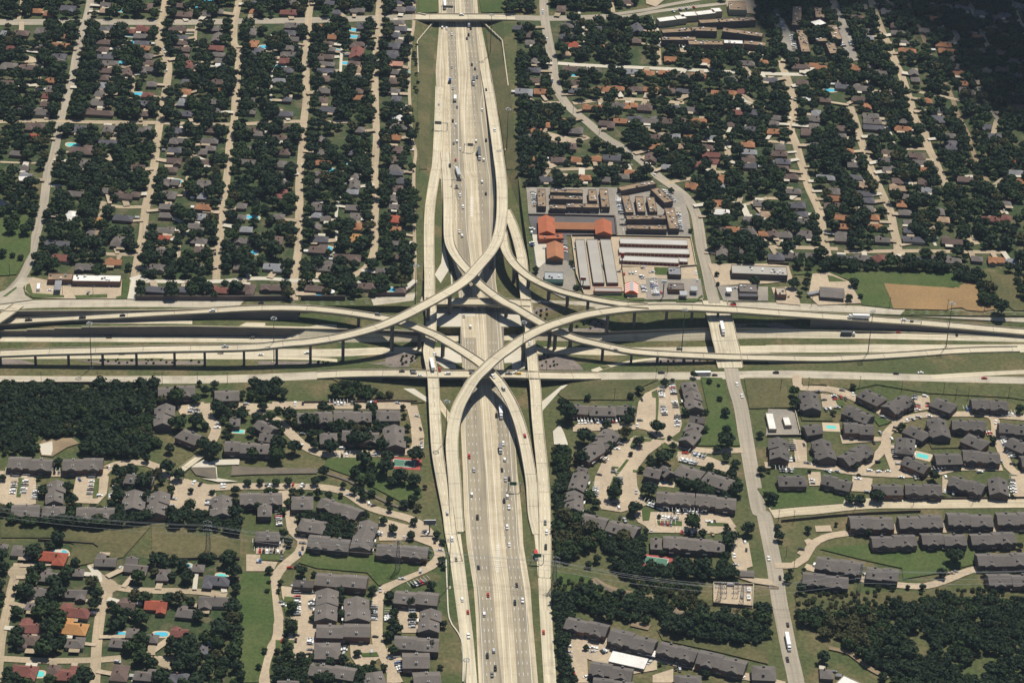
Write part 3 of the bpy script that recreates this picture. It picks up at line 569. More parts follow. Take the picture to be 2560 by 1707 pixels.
# ---- apartment and commercial drives and car parks
CB=deck('road_bridge','02 1845,1045,.9 1760,1110,1 1655,1190,.9',6.5,'narrow car park bridge across the creek between the flats','bridge',th=.8,skirt=.1)
for s,w_ in (('02 1640,640 1890,600',14),('02 1890,570 1915,700 1985,800 1930,945',8),('02 2040,590 2350,600 12 360,602',9),('12 150,590 700,585 1420,590',11),('12 1430,590 1485,850 1455,990 1300,1020 1100,1025 850,1040 600,1030 430,950 300,830 180,720 -60,640',8.5),('02 1660,1190 1560,1250 1500,1230 1440,1150 1350,1118 1150,1112 1000,1155 950,1210 500,1215 0,1215 -300,1220',7.5),
('02 1560,1280 1700,1290 1900,1340 2200,1330 12 0,1330 500,1335 700,1352 850,1400 1000,1500 1150,1560 13 1400,60 1550,150 1640,280 1690,400 1600,500 1400,590 1200,690 1130,760 1110,1000 1120,1200 1180,1330 1300,1568',8),
('12 250,1370 280,1500 13 310,0 340,180 425,260 400,370 250,500 170,620 150,750 190,900 210,1050 190,1180 110,1300 70,1450 80,1568 90,1800',7.6),
('22 1400,900 1550,965 1800,1005 2120,1000',7),('23 1160,-10 1200,80 1290,130 1500,130 1900,120 2040,220 2110,420 2100,540',8.5),('23 620,1150 900,1220 1320,1340 1700,1420 2200,1520 2500,1590',8),
('32 270,310 268,400 320,430 550,440 760,510 950,600 1080,680 1180,740 1090,850 1080,950 1000,1050 870,1160 760,1195',7.5),('32 1180,740 1400,680 1700,668 2050,690 2100,880 2180,1080 2260,1200 2500,1230',7.5),('32 1085,950 1180,1205',8),('32 -30,1135 400,1140 760,1195 1180,1222 1500,1210 1750,1160 2150,1160',8),
('32 30,1575 250,1548 400,1540 900,1490 1500,1485 2350,1480 3300,1475',13.5),
('33 60,490 240,490 330,430 400,310 520,235 700,200 1000,178 1600,165 2350,155 3300,150',7),('33 340,500 500,545 880,622 1200,672 1450,680 1650,620 1850,540 2100,500 2350,490 3300,470',7)):
    rd('drive',s,w_,'lot_tan' if not s.startswith('32 30') else 'tan_concrete',street=False)
for s in ('02 -300,1200 940,1200 1000,1240 980,1400 900,1490 650,1480 700,1240 330,1240 330,1490 60,1540 -300,1500','02 1560,1300 1900,1350 1985,1400 1940,1590 1560,1590','12 1420,600 1480,610 1545,860 1540,980 1440,985 1420,800','12 560,1000 1100,1000 1430,1010 1290,1060 900,1062 600,1050',
'13 0,290 265,290 250,385 0,385','13 -90,390 40,392 40,450 200,460 160,545 -90,545','13 230,680 560,720 545,1340 250,1335 280,1200 330,1000 240,780','13 860,1200 1100,1220 1150,1330 960,1460 870,1330','13 1290,860 1500,860 1500,1110 1340,1110 1300,1000','13 1130,50 1500,150 1650,290 1640,330 1450,260 1130,265','13 1640,1240 1640,1240 1200,1250 1330,1568 1200,1568',
'22 1370,410 1500,410 1560,760 1540,830 1460,890 1330,890 1230,815 1125,795 1160,560 1220,480','22 1130,870 1420,915 1250,1040 1140,1190 1150,1330 1200,1450 1240,1500 1000,1568 820,1540 790,1480 750,1350 760,1250 830,1100 960,960','22 1520,1010 1830,1065 2000,1140 1980,1205 1860,1170 1520,1100','22 560,790 620,740 960,745 1150,770 1130,810 560,830',
'23 1180,0 1830,10 1990,40 2060,140 1890,200 1250,190','23 2010,330 2170,280 2210,500 2090,540 2020,440','23 520,1110 880,1200 1330,1320 1330,1450 1100,1490 690,1350 700,1568 545,1568 490,1150','23 1290,1500 1480,1440 1480,1568 1290,1568',
'32 480,480 640,500 650,620 500,605','32 1340,500 1480,505 1495,620 1345,650','32 660,860 1040,880 1045,915 680,942','32 230,900 350,910 360,1110 250,1110','32 360,1200 480,1200 490,1325 380,1325','32 775,1235 960,1260 950,1385 765,1375','32 1600,1230 1770,1385 1600,1390','32 2230,1240 2420,1230 2420,1440 2250,1420','32 2040,640 2400,680 2400,730 2050,705','32 1120,950 1215,960 1235,1185 1190,1190','32 540,410 680,430 1030,600 1000,640 800,540 540,440',
'33 760,120 2400,90 2400,140 760,185','33 430,500 860,570 860,620 500,545','33 880,580 1190,625 1190,660 880,620','33 1940,490 2400,480 2400,520 1930,540','33 430,130 570,125 590,180 440,185','33 330,265 370,245 410,265 360,310','33 265,380 300,340 340,370 310,405'):
    lot(s)
lot('32 0,622 240,630 300,872 0,872 -20,872','lot_gray');lot('21 150,420 470,420 950,420 955,595 500,600 540,900 480,880 210,880 190,600','asphalt');lot('21 130,160 1300,160 1560,200 1620,400 1650,610 970,600 950,420 150,400','lot_gray')
lot('21 545,612 960,612 1640,625 1690,870 1560,890 1000,880 1030,1110 660,1150 590,960','lot_tan',lift=.02);lot('21 185,590 330,600 330,800 310,900 230,900','pavement_white');lot('21 1010,890 1690,880 1750,1190 1060,1180','lot_tan',lift=.03);lot('21 1230,990 1730,1000 1760,1180 1230,1190','lot_gray',lift=.03)
lot('21 1800,860 2350,860 31 190,880 230,1010 0,1040 21 1880,1060','lot_tan',lift=.02);lot('21 1880,1060 2350,1070 2350,1200 1940,1200','lot_gray',lift=.02);lot('31 30,1075 260,1070 300,1240 80,1220','lot_tan');lot('31 410,940 560,940 740,1020 830,1070 870,1220 460,1240 370,1150','lot_tan')
lot('21 320,830 500,830 560,900 600,1090 480,1180 240,1060 220,920','lot_gray',lift=.03);lot('01 230,1000 300,985 440,1010 1120,1000 1110,1180 990,1180 680,1180 590,1180 300,1170 230,1110','lot_tan',lift=.02)
lot('30 40,150 150,180 280,500 160,525 90,400','lot_gray');lot('30 560,0 640,20 760,330 830,560 740,575 640,330','lot_gray');lot('20 1470,450 1950,460 2350,490 30 60,520 20 2000,510 1480,480','lot_tan');lot('20 1280,130 1320,240 1370,440 1330,450','lot_gray');lot('20 2230,0 1960,0 1980,110 2260,140','lot_tan');lot('20 1230,-60 1480,-60 1320,70 1230,40','lot_tan')
lot('01 -120,1160 100,1085 200,985 285,985 212,1080 232,1150 300,1190 0,1230','frontage',lift=.02)
lot('01 1185,992 1290,960 1365,1003 1262,1060 1250,1185 1168,1182 1205,1020','pavement_white',lift=.03)
for s in ('01 675,1130 690,1150 985,1138 985,1172 700,1180','01 1125,1002 1195,1006 1166,1178 1066,1180 1062,1165 1122,1150','01 232,1100 245,1050 275,1040 300,1128 590,1150 590,1170 300,1172','01 20,1165 150,1070 155,1085 60,1160','21 1305,890 1432,895 1425,965 1312,962','21 800,1160 1010,1135 1030,1195 780,1185','21 1075,1175 1215,1175 1215,1200 1080,1200','21 1505,1180 1700,1180 1745,1140 1755,1165 1680,1212 1510,1210','31 545,965 600,975 720,1022 560,1025'):
    lot(s,'lawn','lawn',lift=.05,mask=False)
for s in ('22 1280,470 1330,445 1348,520 1345,620 1335,740 1318,745 1322,600 1320,520 1290,515','22 1050,1085 1075,1090 985,1210 960,1240 940,1215 1000,1150','22 1120,880 1290,900 1270,920 1180,925 1110,985 1080,970','22 1370,940 1440,950 1430,990 1380,985','22 915,1150 980,1155 975,1170 915,1168','22 1110,1183 1155,1186 1150,1205 1108,1202','22 930,1240 985,1250 1010,1330 990,1440 900,1470 870,1400','23 1330,85 1560,90 1560,132 1340,125','23 1790,100 1960,105 1960,135 1790,130','23 1190,-20 1275,-10 1260,80 1200,85','02 170,1255 222,1258 190,1430 150,1430','02 870,1262 915,1260 900,1440 850,1440','13 260,780 350,785 340,830 255,825','13 250,830 390,830 385,960 270,950','13 250,990 385,1000 380,1120 250,1110','13 180,1180 350,1180 340,1290 180,1290','13 960,1300 1110,1290 1130,1330 980,1335','13 40,392 240,392 220,450 40,448','32 1050,1090 990,1180 1060,1180','32 600,500 700,560 690,600 640,590','32 950,690 1140,735 1100,755 1020,780'):
    lot(s,'lawn','lawn',lift=.06,mask=False)
# painted hatch ladders on the freeway
for x,y0,y1,n in ((4330,1810,1995,12),(4570,5000,5260,15)):
    for k in range(n):
        y=y0+(y1-y0)*k/n;q=[at(x-14,y,.16),at(x+14,y,.16),at(x+14,y+5,.16),at(x-14,y+5,.16)];pm.add([tuple(p) for p in q],[(3,2,1,0)],'paint_white')
# grounds
for s,mt in (('31 1062,1038 1230,1052 1400,1050 1560,1068 1700,1084 1765,1062 1830,1018 1890,1006 1915,1070 1960,1150 2010,1215 2090,1278 1960,1296 1820,1284 1780,1262 1690,1266 1640,1284 1400,1278 1150,1272 1110,1150','field_soil'),('31 240,930 860,930 1720,945 1760,1080 1500,1070 1065,1040 1150,1270 870,1240 740,1010 560,940 240,960','lawn'),('31 2040,960 2350,960 3200,960 3200,1290 2260,1290 2080,1150','dry_grass'),
('10 1490,400 1640,400 1610,900 1570,1560 1500,1560 1480,800','dry_grass'),('10 2110,300 2230,380 2330,800 2380,1300 2420,1568 2300,1560 2240,1100 2160,760','dry_grass'),
('13 -130,560 0,560 130,580 170,1000 100,1250 20,1568 -230,1568 -180,800','lawn'),('13 460,350 890,380 1520,440 1490,540 1130,680 1020,560 560,520 390,470','lawn'),('12 660,1070 1100,1070 1180,1240 1500,1330 1530,1420 1400,1510 900,1250 620,1150','lawn'),('22 1730,330 1930,340 2095,960 1660,960 1780,760 1800,640','lawn'),('03 10,80 850,200 1500,100 1530,60 1500,180 2210,260 2200,420 1400,430 1390,130 1130,420 700,500 600,520 680,300 500,240 10,240','dry_grass'),
('22 420,480 560,360 1350,350 1200,420 1120,540 480,540','dry_grass'),('32 310,340 2350,395 3000,400 3000,640 2220,520 1480,480 1000,400 760,450 500,400 320,410','grass'),('32 -100,1350 720,1370 690,1490 300,1520 30,1545','lawn'),('33 460,340 930,300 1900,300 1900,480 1600,560 1240,620 1230,520 860,440','lawn'),('33 250,760 1900,720 2500,700 2500,850 1400,900 900,940 260,900','dry_grass'),('01 -400,300 300,300 280,750 150,960 -400,1000','lawn'),
('10 1490,0 1670,0 1670,120 1490,130','lawn'),('10 2050,0 2260,10 2270,120 2070,125','lawn'),('23 370,560 700,590 900,760 560,760 400,720','lawn'),('23 1330,1080 2350,1250 2350,1400 1900,1290 1380,1180','dry_grass'),('22 2130,340 2500,340 2560,610 2180,620','dry_grass'),('12 700,345 1000,385 1350,440 1560,560 1480,570 1000,520 850,430','dry_grass')):
    lot(s,mt,'lawn' if mt in('lawn','grass') else 'field',mask=False)
RESL='00 -600,-400 10 1440,-400 1420,400 1405,1000 11 1440,0 1440,1000 1420,1120 820,1180 300,1185 01 1260,1180 1180,990 290,960 330,700 480,100 00 440,1568 0,1568 -600,1568'
RESR='20 40,180 60,1568 21 100,150 930,140 1330,60 1420,120 1640,260 1770,520 1820,830 1900,850 31 600,930 1700,935 2000,900 3400,900 30 3400,-400 20 1950,-400 2240,150 2350,520 1480,470 1350,500 1320,250 900,175'
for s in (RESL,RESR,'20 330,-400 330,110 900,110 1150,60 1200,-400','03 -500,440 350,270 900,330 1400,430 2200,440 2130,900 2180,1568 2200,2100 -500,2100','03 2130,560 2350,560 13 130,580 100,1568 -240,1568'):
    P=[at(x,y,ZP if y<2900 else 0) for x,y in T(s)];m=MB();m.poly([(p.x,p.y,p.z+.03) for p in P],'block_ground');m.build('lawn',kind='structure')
rng=random.Random(3)
# creek, spillway, pond
rd('street','30 1700,-300 1900,150 2000,400 2100,560',5,ST_G);rd('street','30 1560,100 1800,140 2350,240',4.5,ST_G);rd('street','30 2150,-200 2350,300 2600,700',5,ST_G)
for s,w_,mt in (('12 560,1190 700,1230 850,1280 960,1350 1100,1430 1250,1500 1400,1550',2.4,'creek_mud'),('23 740,620 850,690 1000,740 1200,775 1300,800 1400,870 1650,960',6.5,'dirt'),('23 760,630 860,705 1010,760 1200,790 1290,820 1390,885 1640,970',2.6,'creek_mud'),('33 560,1250 750,1300 900,1420 1100,1530',4,'dirt'),('13 1745,440 1755,700 1775,980 1860,1120 1900,1250 1900,1560',.9,'pavement_white'),('33 100,700 20,700',2,'dirt')):
    road('creek_bed' if mt!='pavement_white' else 'footpath',s,w_,mt,mask=1,street=False)
lot('02 350,960 400,905 490,900 660,890 730,940 620,975 480,1060 380,1050','dirt','spillway');lot('02 360,950 480,920 485,1000 470,1050 385,1045','pavement_white','spillway');lot('02 1750,1170 1830,1110 1990,1140 1980,1270 1800,1230','creek_mud','creek_bed');lot('02 2010,1090 2200,1085 2195,1135 2000,1140 1900,1120','pavement_white','spillway');lot('02 1740,1160 1870,1090 1990,1160 1995,1260 2190,1290 2000,1295 1850,1260 1990,1270 1980,1160','pavement_white','spillway');lot('02 2130,1145 2350,1160 12 560,1170 560,1215 0,1225 02 2120,1235','creek_mud','creek_bed')
lot('01 -300,300 -100,250 0,262 185,365 0,388 -300,380','pond','pond');lot('22 375,830 440,770 480,850 515,955 385,950','pavement_white','playground')
lot('23 1850,660 2220,670 2210,890 1850,850','lot_tan','gravel_pad');lot('23 2050,600 2350,620 33 100,690 23 2230,660','lot_tan');lot('23 1110,1010 1280,1040 1250,1090 1080,1050','dirt','playground')
lot('32 1460,895 1770,905 1800,980 1500,985','dry_grass','court');lot('32 290,650 570,660 600,735 310,730','dry_grass','court')
# ---------------------------------------------------------------- houses
HT="""00 45,305,80,60,l 190,310,130,80,b 385,285,110,70,g 620,335,60,50,o 340,430,70,60,g 550,415,150,50,o 120,440,130,50,r 80,605,130,80,g 260,625,140,80,b 540,515,120,60,d 545,565,80,40,g 485,740,140,60,o 465,815,90,70,g 450,885,120,60,r 60,760,120,60,b 150,1010,120,60,d 385,1020,130,80,g 415,955,60,40,b 320,1160,150,80,b 310,1255,75,90,R 170,1405,140,50,g 225,1545,70,50,g 335,100,90,50,o 440,125,60,40,o 610,85,150,80,d 970,45,80,50,g 970,95,90,60,t 1330,60,120,80,b 1665,45,100,60,b 1690,125,140,70,b 1900,130,60,40,g 2010,105,70,50,g 2330,40,60,60,d 2330,105,50,50,o 955,265,80,50,d 1040,250,60,30,d 955,320,80,50,g 955,385,120,50,b 945,455,90,60,b 970,515,130,60,d 1010,580,130,60,g 980,645,150,60,b 955,710,80,60,b 925,785,95,70,l 915,855,90,80,g 910,940,130,70,g 900,1030,260,60,b 1190,285,80,40,r 1310,260,110,70,r 1300,330,130,55,g 1300,395,120,50,d 1310,445,110,70,o 1360,515,80,60,g 1375,575,95,60,b 1370,640,150,70,g 1170,660,90,80,b 1395,770,80,60,g 1355,870,90,55,r 1330,950,110,60,d 1310,1040,90,60,b 740,1185,130,80,d 1000,1180,110,80,g 1300,1190,150,90,g 980,1305,190,40,d 755,1370,200,100,b 1310,1320,60,50,b 770,1500,100,100,g 1245,1535,150,60,b 1630,265,140,50,b 1650,340,130,50,d 1660,390,120,50,b 1665,450,150,50,b 1685,515,90,60,b 1725,590,90,80,r 1800,620,80,40,b 1710,750,60,60,d 1705,845,60,80,o 1680,935,90,90,l 1690,1040,140,60,d 1640,1200,110,70,d 1660,1295,190,70,g 1610,1375,120,60,d 1600,1480,120,70,b 1570,1555,100,40,b 1980,265,80,50,g 1995,350,100,90,g 1975,440,140,60,r 2005,500,100,50,g 2015,555,80,50,g 2015,605,75,60,w 2000,755,130,60,b 2010,830,80,40,o 1965,935,100,50,g 1980,1015,80,50,g 1945,1185,80,90,b 1925,1290,140,60,g 1935,1360,80,40,g 1860,1395,60,30,g 1895,1480,120,70,b 2310,290,90,100,g 2320,400,100,80,o 2310,500,80,70,d 2320,835,60,60,d 2300,915,70,50,g 2300,1025,80,40,g 2300,1195,130,70,b 2290,1365,110,60,g 2270,1490,140,70,g
10 300,110,140,60,r 670,25,90,50,d 745,110,60,40,d 935,95,110,60,g 1295,25,90,50,d 1310,85,110,60,g 1420,80,60,60,d 320,20,60,60,g 330,235,120,60,g 310,300,100,60,d 330,365,110,70,g 295,440,100,60,g 300,500,130,60,g 290,560,140,60,r 280,640,120,60,d 270,715,60,40,l 220,740,110,30,l 285,910,60,40,d 255,1040,150,60,d 270,1170,110,40,b 210,1265,130,60,b 245,1390,130,70,b 235,1505,80,70,g 30,470,60,60,d 25,545,60,50,d 10,820,40,40,g 20,1225,60,50,g 655,240,140,40,o 700,340,50,50,o 660,400,90,50,b 690,450,60,40,g 640,525,130,70,b 650,585,130,50,g 640,650,140,60,d 630,720,90,70,b 630,830,90,60,g 615,920,90,70,b 665,1005,150,60,d 590,1290,60,60,g 595,1400,110,70,g 610,1500,140,70,o 975,235,100,80,d 975,335,60,50,g 930,410,120,70,b 930,490,130,110,r 900,580,100,40,b 945,635,100,80,t 945,715,90,60,l 935,830,90,60,b 950,895,100,40,o 955,1190,60,60,g 935,1305,90,60,g 905,1400,90,60,d 1305,205,100,60,g 1330,260,100,60,d 1275,320,90,60,d 1330,380,90,40,g 1265,420,100,70,d 1255,500,120,90,d 1270,585,140,60,p 1255,655,130,60,g 1255,740,90,70,b 1265,830,100,60,g 1285,905,60,60,d 1300,1085,90,40,w 1310,1160,140,60,g 1280,1260,90,60,o 1290,1370,140,80,b 1255,1455,80,50,b 1280,1535,90,60,g
20 450,80,80,80,b 1060,20,100,50,b 150,240,90,60,g 60,255,90,40,d 165,320,70,60,b 165,390,80,60,g 195,565,80,60,g 195,640,120,60,d 230,740,120,60,b 265,840,110,60,o 110,845,140,80,l 205,1200,120,60,o 325,1145,50,60,o 480,1120,50,50,o 585,1195,120,70,g 140,1260,90,40,g 370,1325,60,50,b 545,1340,90,70,b 770,1300,60,50,g 250,1455,100,50,o 425,1465,120,60,b 605,1465,110,60,o 775,1455,80,50,o 925,1445,160,60,d 195,1540,80,50,r 510,230,100,60,g 515,340,140,50,d 530,410,140,55,R 500,490,60,40,t 545,640,140,70,b 740,650,140,50,g 580,760,110,60,b 595,830,130,60,d 800,260,80,40,d 825,330,70,50,g 855,430,85,60,o 1150,270,120,90,d 1135,370,90,60,b 1455,545,100,60,o 1780,565,60,40,o 2150,580,140,50,g 2300,570,90,40,o 1075,660,140,60,l 1240,670,120,60,o 1405,665,110,40,o 1560,690,130,60,b 1720,695,130,60,o 2030,720,60,60,g 2175,715,70,40,g 2330,730,60,50,g 835,815,130,60,o 975,810,100,50,o 1130,820,120,70,b 1285,820,140,50,o 1430,830,120,60,b 1580,835,130,50,d 1740,840,80,40,b 1880,850,90,40,o 2005,855,110,60,o 2110,840,50,50,r 705,985,100,50,o 805,985,110,60,o 975,965,110,50,g 1090,970,120,70,o 1220,980,120,80,b 1490,985,90,50,d 1655,1000,110,60,g 2080,1030,90,60,r 2215,1030,110,60,d 870,1140,130,70,b 995,1105,110,60,o 1130,1090,120,60,d 1270,1100,130,70,g 1420,1105,110,70,b 1555,1100,60,50,b 1720,1105,120,50,o 2190,1190,110,70,d 2000,1140,70,40,b 1310,1255,110,60,b 1500,1250,80,60,l 1640,1260,110,60,o 1830,1260,100,60,l 2160,1320,120,70,o 1300,1345,120,60,o 1530,1340,60,60,t 1800,1350,90,50,b 1830,1420,150,60,r 1850,1480,100,50,r 1700,1505,80,60,r 1270,1450,110,80,b 1415,1530,50,50,l 2170,1390,140,60,l 2170,1460,110,70,b 2180,1520,110,50,d
30 235,550,80,50,b 300,610,150,50,b 420,595,60,40,o 490,620,90,50,o 790,620,90,60,o 930,605,80,40,g 1060,665,120,60,g 1170,235,80,40,b 1200,300,120,50,g 900,285,90,40,g 930,345,70,40,l 1280,465,140,50,o 1250,385,80,40,g 1340,670,70,60,g 1355,730,50,50,g 1700,540,80,50,g 1740,610,70,70,g 1745,675,110,50,o 1780,760,110,60,o 1825,835,120,80,g 1570,265,80,50,g 1610,405,130,60,o 1645,465,140,60,o 2110,165,60,80,b 1855,145,70,40,g 35,735,90,50,d 80,870,110,60,b 315,755,100,60,b 680,785,110,70,d 850,800,120,80,g 355,910,90,40,w 510,915,120,50,b 830,910,110,40,b 1110,850,60,70,g 1130,940,80,40,g 910,975,60,60,o 1220,1040,70,50,o 1460,920,60,60,o 440,1035,70,70,l 415,1090,110,60,g 620,1040,70,70,o 75,1080,80,50,g 55,1130,80,50,g 945,1065,130,60,g 960,1115,150,50,g 970,1170,170,60,d 1240,1110,80,50,g 1540,1010,90,60,d 1560,1090,120,80,d 1240,1180,140,50,o 660,1175,120,60,b 360,1210,110,80,b 420,1155,60,60,g 50,1205,110,60,o 970,1250,70,60,g 660,1245,110,50,g 1320,1270,70,60,b 1560,1165,80,40,g 1990,1165,110,70,d 2080,1260,120,80,d 1660,1240,120,60,g 1680,1330,120,100,d 740,1385,80,60,o 760,1445,80,50,g 110,1350,80,60,g 100,1410,140,60,b 140,1480,120,60,d 120,1540,130,50,b 480,1490,100,60,g 430,1335,70,40,l 790,1510,110,60,g 1090,1400,90,50,b 1080,1470,110,60,g 1370,1430,130,70,b 1390,1490,110,60,g 2250,1490,110,60,R 1500,60,110,60,d 1640,60,100,60,b 1780,70,110,60,g 1500,170,100,50,o 1960,120,110,60,g 2040,260,120,60,b 2180,140,110,60,d 2190,330,110,60,g 1900,330,110,60,o 1960,470,110,60,g 2120,480,120,60,b 2260,560,110,60,g 2280,700,120,60,d 2150,640,110,60,b 1990,650,100,60,g 2200,860,110,60,g 2290,980,110,60,b 850,60,110,60,g 820,160,100,60,b 1100,110,110,60,d 1130,30,100,60,g 1440,280,100,60,g 2320,60,100,60,g 1650,-60,100,60,g 1850,-40,100,60,b 2050,-30,100,60,d 1110,1550,100,40,g 1430,1555,90,40,o
01 240,45,100,60,l 1565,15,140,40,d 1565,110,140,80,g 1545,220,130,80,g 1530,325,120,60,g 1140,220,150,75,b 1245,215,70,40,b 980,180,60,60,g 700,215,160,70,g 735,195,80,40,w 645,390,60,50,w 655,425,70,50,w 625,460,60,40,w 890,465,95,70,O 1130,430,160,60,d 840,570,80,50,g 910,570,60,40,t 550,665,240,40,d 1085,645,140,100,g 555,805,160,90,r 1045,835,130,60,o 790,885,170,70,g 1525,405,110,50,g 1520,540,140,70,g 1490,615,120,45,R 1475,740,90,80,g 1435,885,140,70,g 1880,120,130,80,g 1860,225,80,80,l 1870,330,130,60,o 1835,420,90,70,l 1780,505,90,50,g 1840,545,80,60,g 1830,635,130,70,g 1830,725,80,90,b 1830,880,110,50,g 2220,320,80,60,g 2200,425,100,40,g 2260,535,100,60,l 2235,640,140,60,g 2190,715,100,40,g 2200,880,100,60,g 1440,1085,180,60,d 2000,1085,180,70,r 2255,1085,150,100,b 1690,1085,80,60,d
11 240,30,90,60,g 245,120,90,60,g 240,195,60,60,r 195,230,40,50,r 210,420,90,60,g 195,635,90,90,b 155,885,160,80,l 150,1070,190,65,b 570,115,80,80,g 585,325,140,90,g 560,405,90,50,l 640,440,60,40,g 550,515,60,60,g 580,620,150,70,d 570,710,150,90,b 630,890,160,50,g 670,850,70,40,g 545,1075,170,50,b 900,45,80,60,g 905,130,100,90,g 885,190,100,40,l 890,335,120,60,g 915,420,100,80,g 930,505,80,90,o 910,615,90,110,O 840,800,220,80,b 990,1050,200,70,b 1160,920,100,50,g 1290,15,110,40,d 1340,95,60,40,d 1285,165,110,75,b 1260,260,70,70,g 1270,330,80,60,g 1280,440,80,80,R 1280,545,90,80,o 1280,665,80,60,g 1290,780,110,60,b 1330,1095,80,50,b 600,25,110,40,g
21 300,75,140,60,d 470,65,60,50,t 660,65,120,70,o 840,75,110,50,g 1020,50,120,50,g 1080,10,80,40,o 1655,140,110,70,o 1885,85,100,60,o 1920,60,50,40,o 1845,295,80,70,o 1915,290,60,40,o 1925,375,130,60,w 2265,295,90,70,g 2330,400,80,70,t 1920,540,120,60,b 2030,535,110,60,o 2170,545,130,80,g 1930,745,120,90,g 2100,740,120,50,g 1910,140,60,40,l 2170,440,80,50,g 2310,575,60,40,o
31 180,50,180,50,b 530,60,150,40,l 215,185,160,50,g 600,185,110,70,g 870,130,110,70,t 1195,155,140,60,t 1190,90,90,60,b 810,60,110,40,d 1425,15,140,40,o 1440,105,110,50,b 1810,75,130,60,b 2310,95,90,60,o 2280,15,130,40,l 880,210,150,50,d 925,270,90,60,d 605,250,140,60,o 600,325,150,80,b 265,310,140,70,d 660,425,160,60,o 300,395,120,60,d 310,465,140,70,g 675,505,150,60,o 950,425,130,60,o 985,510,110,50,o 925,345,60,70,g 1230,300,90,70,o 1260,380,100,60,g 1290,470,60,50,g 1575,370,80,80,g 1610,445,100,60,t 1290,545,50,50,d 1340,625,180,60,d 45,580,90,70,b 155,580,120,70,g 340,580,140,80,g 675,580,100,40,g 680,622,110,50,g 1050,630,120,50,g 1690,640,170,70,b 1470,175,110,60,l 70,370,60,40,b 20,390,80,60,t 1260,235,60,40,g 75,780,130,80,d 215,775,120,60,g 400,775,90,60,g 715,800,130,80,d 870,800,140,70,g 1010,800,120,80,r 1190,805,130,60,g 1350,810,120,70,d 1510,800,110,60,g 1695,810,140,80,g 1920,805,90,50,g 2095,820,130,70,o 2250,830,60,60,l 2030,440,170,50,r 2185,430,50,60,r 2190,300,50,40,g
03 205,350,170,90,g 485,420,220,110,R 15,320,40,60,g 460,575,160,110,g 340,740,140,100,g 685,755,190,90,g 300,860,110,60,g 690,900,250,110,r 680,1045,230,130,O 300,1045,210,110,r 270,1185,170,110,b 690,1190,150,90,g 220,1470,210,120,r 615,1470,190,120,r 500,1440,90,80,b 975,440,170,100,g 715,550,80,60,g 1245,525,190,90,g 1215,445,60,60,g 1495,570,110,100,g 1820,510,80,60,g 1985,640,210,110,d 1165,845,140,90,b 1430,865,180,110,R 1720,910,170,100,g 1960,830,240,110,g 1215,1105,90,80,g 1100,1195,160,80,g 1390,1155,110,70,g 1650,1100,140,80,r 1855,1255,100,100,d 1100,1470,160,130,b 1335,1485,180,100,g 1635,1520,170,90,d
33 535,1480,100,80,g"""
# a few more houses behind, in the cloud-shaded quarter and past the frame's top
def xat(path_,y):
    # G-x of a street at image row y
    P=path_[0];best=None
    for p in P:
        g=toG(p)
        if best is None or abs(g[1]-y)<best[0]:best=(abs(g[1]-y),g[0])
    return best[1]
def area(gx,gy):
    if gy>4700: return 'south-west cul-de-sacs' if gx<2400 else 'lane beside the woods'
    if gx<4000:
        if gy<200:return 'blocks above the top road'
        for nm,a in (('blocks left of the grey street',S1),('block between the first two streets',S2),('second tan-street block',S3),('third tan-street block',S4),('fourth tan-street block',S5)):
            if gx<xat(a,gy):return nm
        return 'row along the freeway alley'
    if gx<xat(SR,gy): return 'pocket left of the winding street'
    if gx>8500-(1568-gy)*.3 and gx>xat(RC,gy): return 'quarter beyond the dirt track'
    if gx>xat(RA,gy): return 'streets right of the far avenue'
    if gy<640: return 'block below the shopping strip'
    if gy<950: return 'row between two pale streets'
    if gy<1568: return 'lanes along the winding street'
    return 'houses behind the corner stores'
rh=random.Random(11)
HOUSES=[];seen=[]
for x,y,w_,h_,c in T(HT):
    sc=(F/((EYE-gp(x,y)).length))*K          # tile px per metre at that depth
    p=at(x,y,gp(x,y).z+3.2)
    W=max(7.5,w_/sc*1.02);D_=max(8.0,h_/sc/math.sin(PITCH)-1.8)
    D_=min(D_,W*1.5,20);W=min(W*1.06,28)
    if any((p.x-q[0])**2+(p.y-q[1])**2<((W+q[2])*.30)**2 and abs(p.y-q[1])<(D_+q[3])*.42 for q in seen): continue
    seen.append((p.x,p.y,W,D_));HOUSES.append((x,y,p.x,p.y,gz(p.x,p.y),W,D_,c))
HOUSES.sort(key=lambda h:-h[5]*h[6]/((h[3])**2))
def house_parts(wm,rm,W,D_,wall,roof,r):
    h=2.9;pitch=r.uniform(.5,.68);hip=r.choice((1,1,1,0)) 
    if W>=D_*.9: w1,d1,rz=W,min(D_,max(8.5,D_*.72)),0
    else: w1,d1,rz=D_,min(W,max(8,W*.8)),math.pi/2
    yo=(D_-d1)/2*r.choice((1,-1)) if rz==0 else 0
    wm.box(0,yo,-.5,w1,d1,h+.5,wall,rz)
    rm.roof(0,yo,h,w1,d1,d1/2*pitch,roof,hip,rz)
    # wing
    ww=max(6,w1*r.uniform(.32,.45));sx=r.choice((-1,1));dd=max(4,(D_-d1)+d1*.5) if rz==0 else max(4,d1*.6)
    if rz==0:
        cx=sx*(w1-ww)/2*.96;cy=yo-math.copysign(1,yo or -1)*(d1/2+D_-d1)/2*1.0
        wm.box(cx,cy,-.5,ww-.1,dd,h+.48,wall);rm.roof(cx,cy,h-.02,dd,ww,ww/2*pitch*.95,roof,hip,math.pi/2)
    else:
        cy=sx*(w1-ww)/2*.96;cx=r.choice((-1,1))*d1*.28
        wm.box(cx,cy,-.5,dd,ww-.1,h+.48,wall);rm.roof(cx,cy,h-.02,dd,ww,ww/2*pitch*.95,roof,hip,0)
    return h,d1/2*pitch,w1,d1,rz,yo
hs=MB();NH=0;HREF=[]
dr=MB();NDR=0
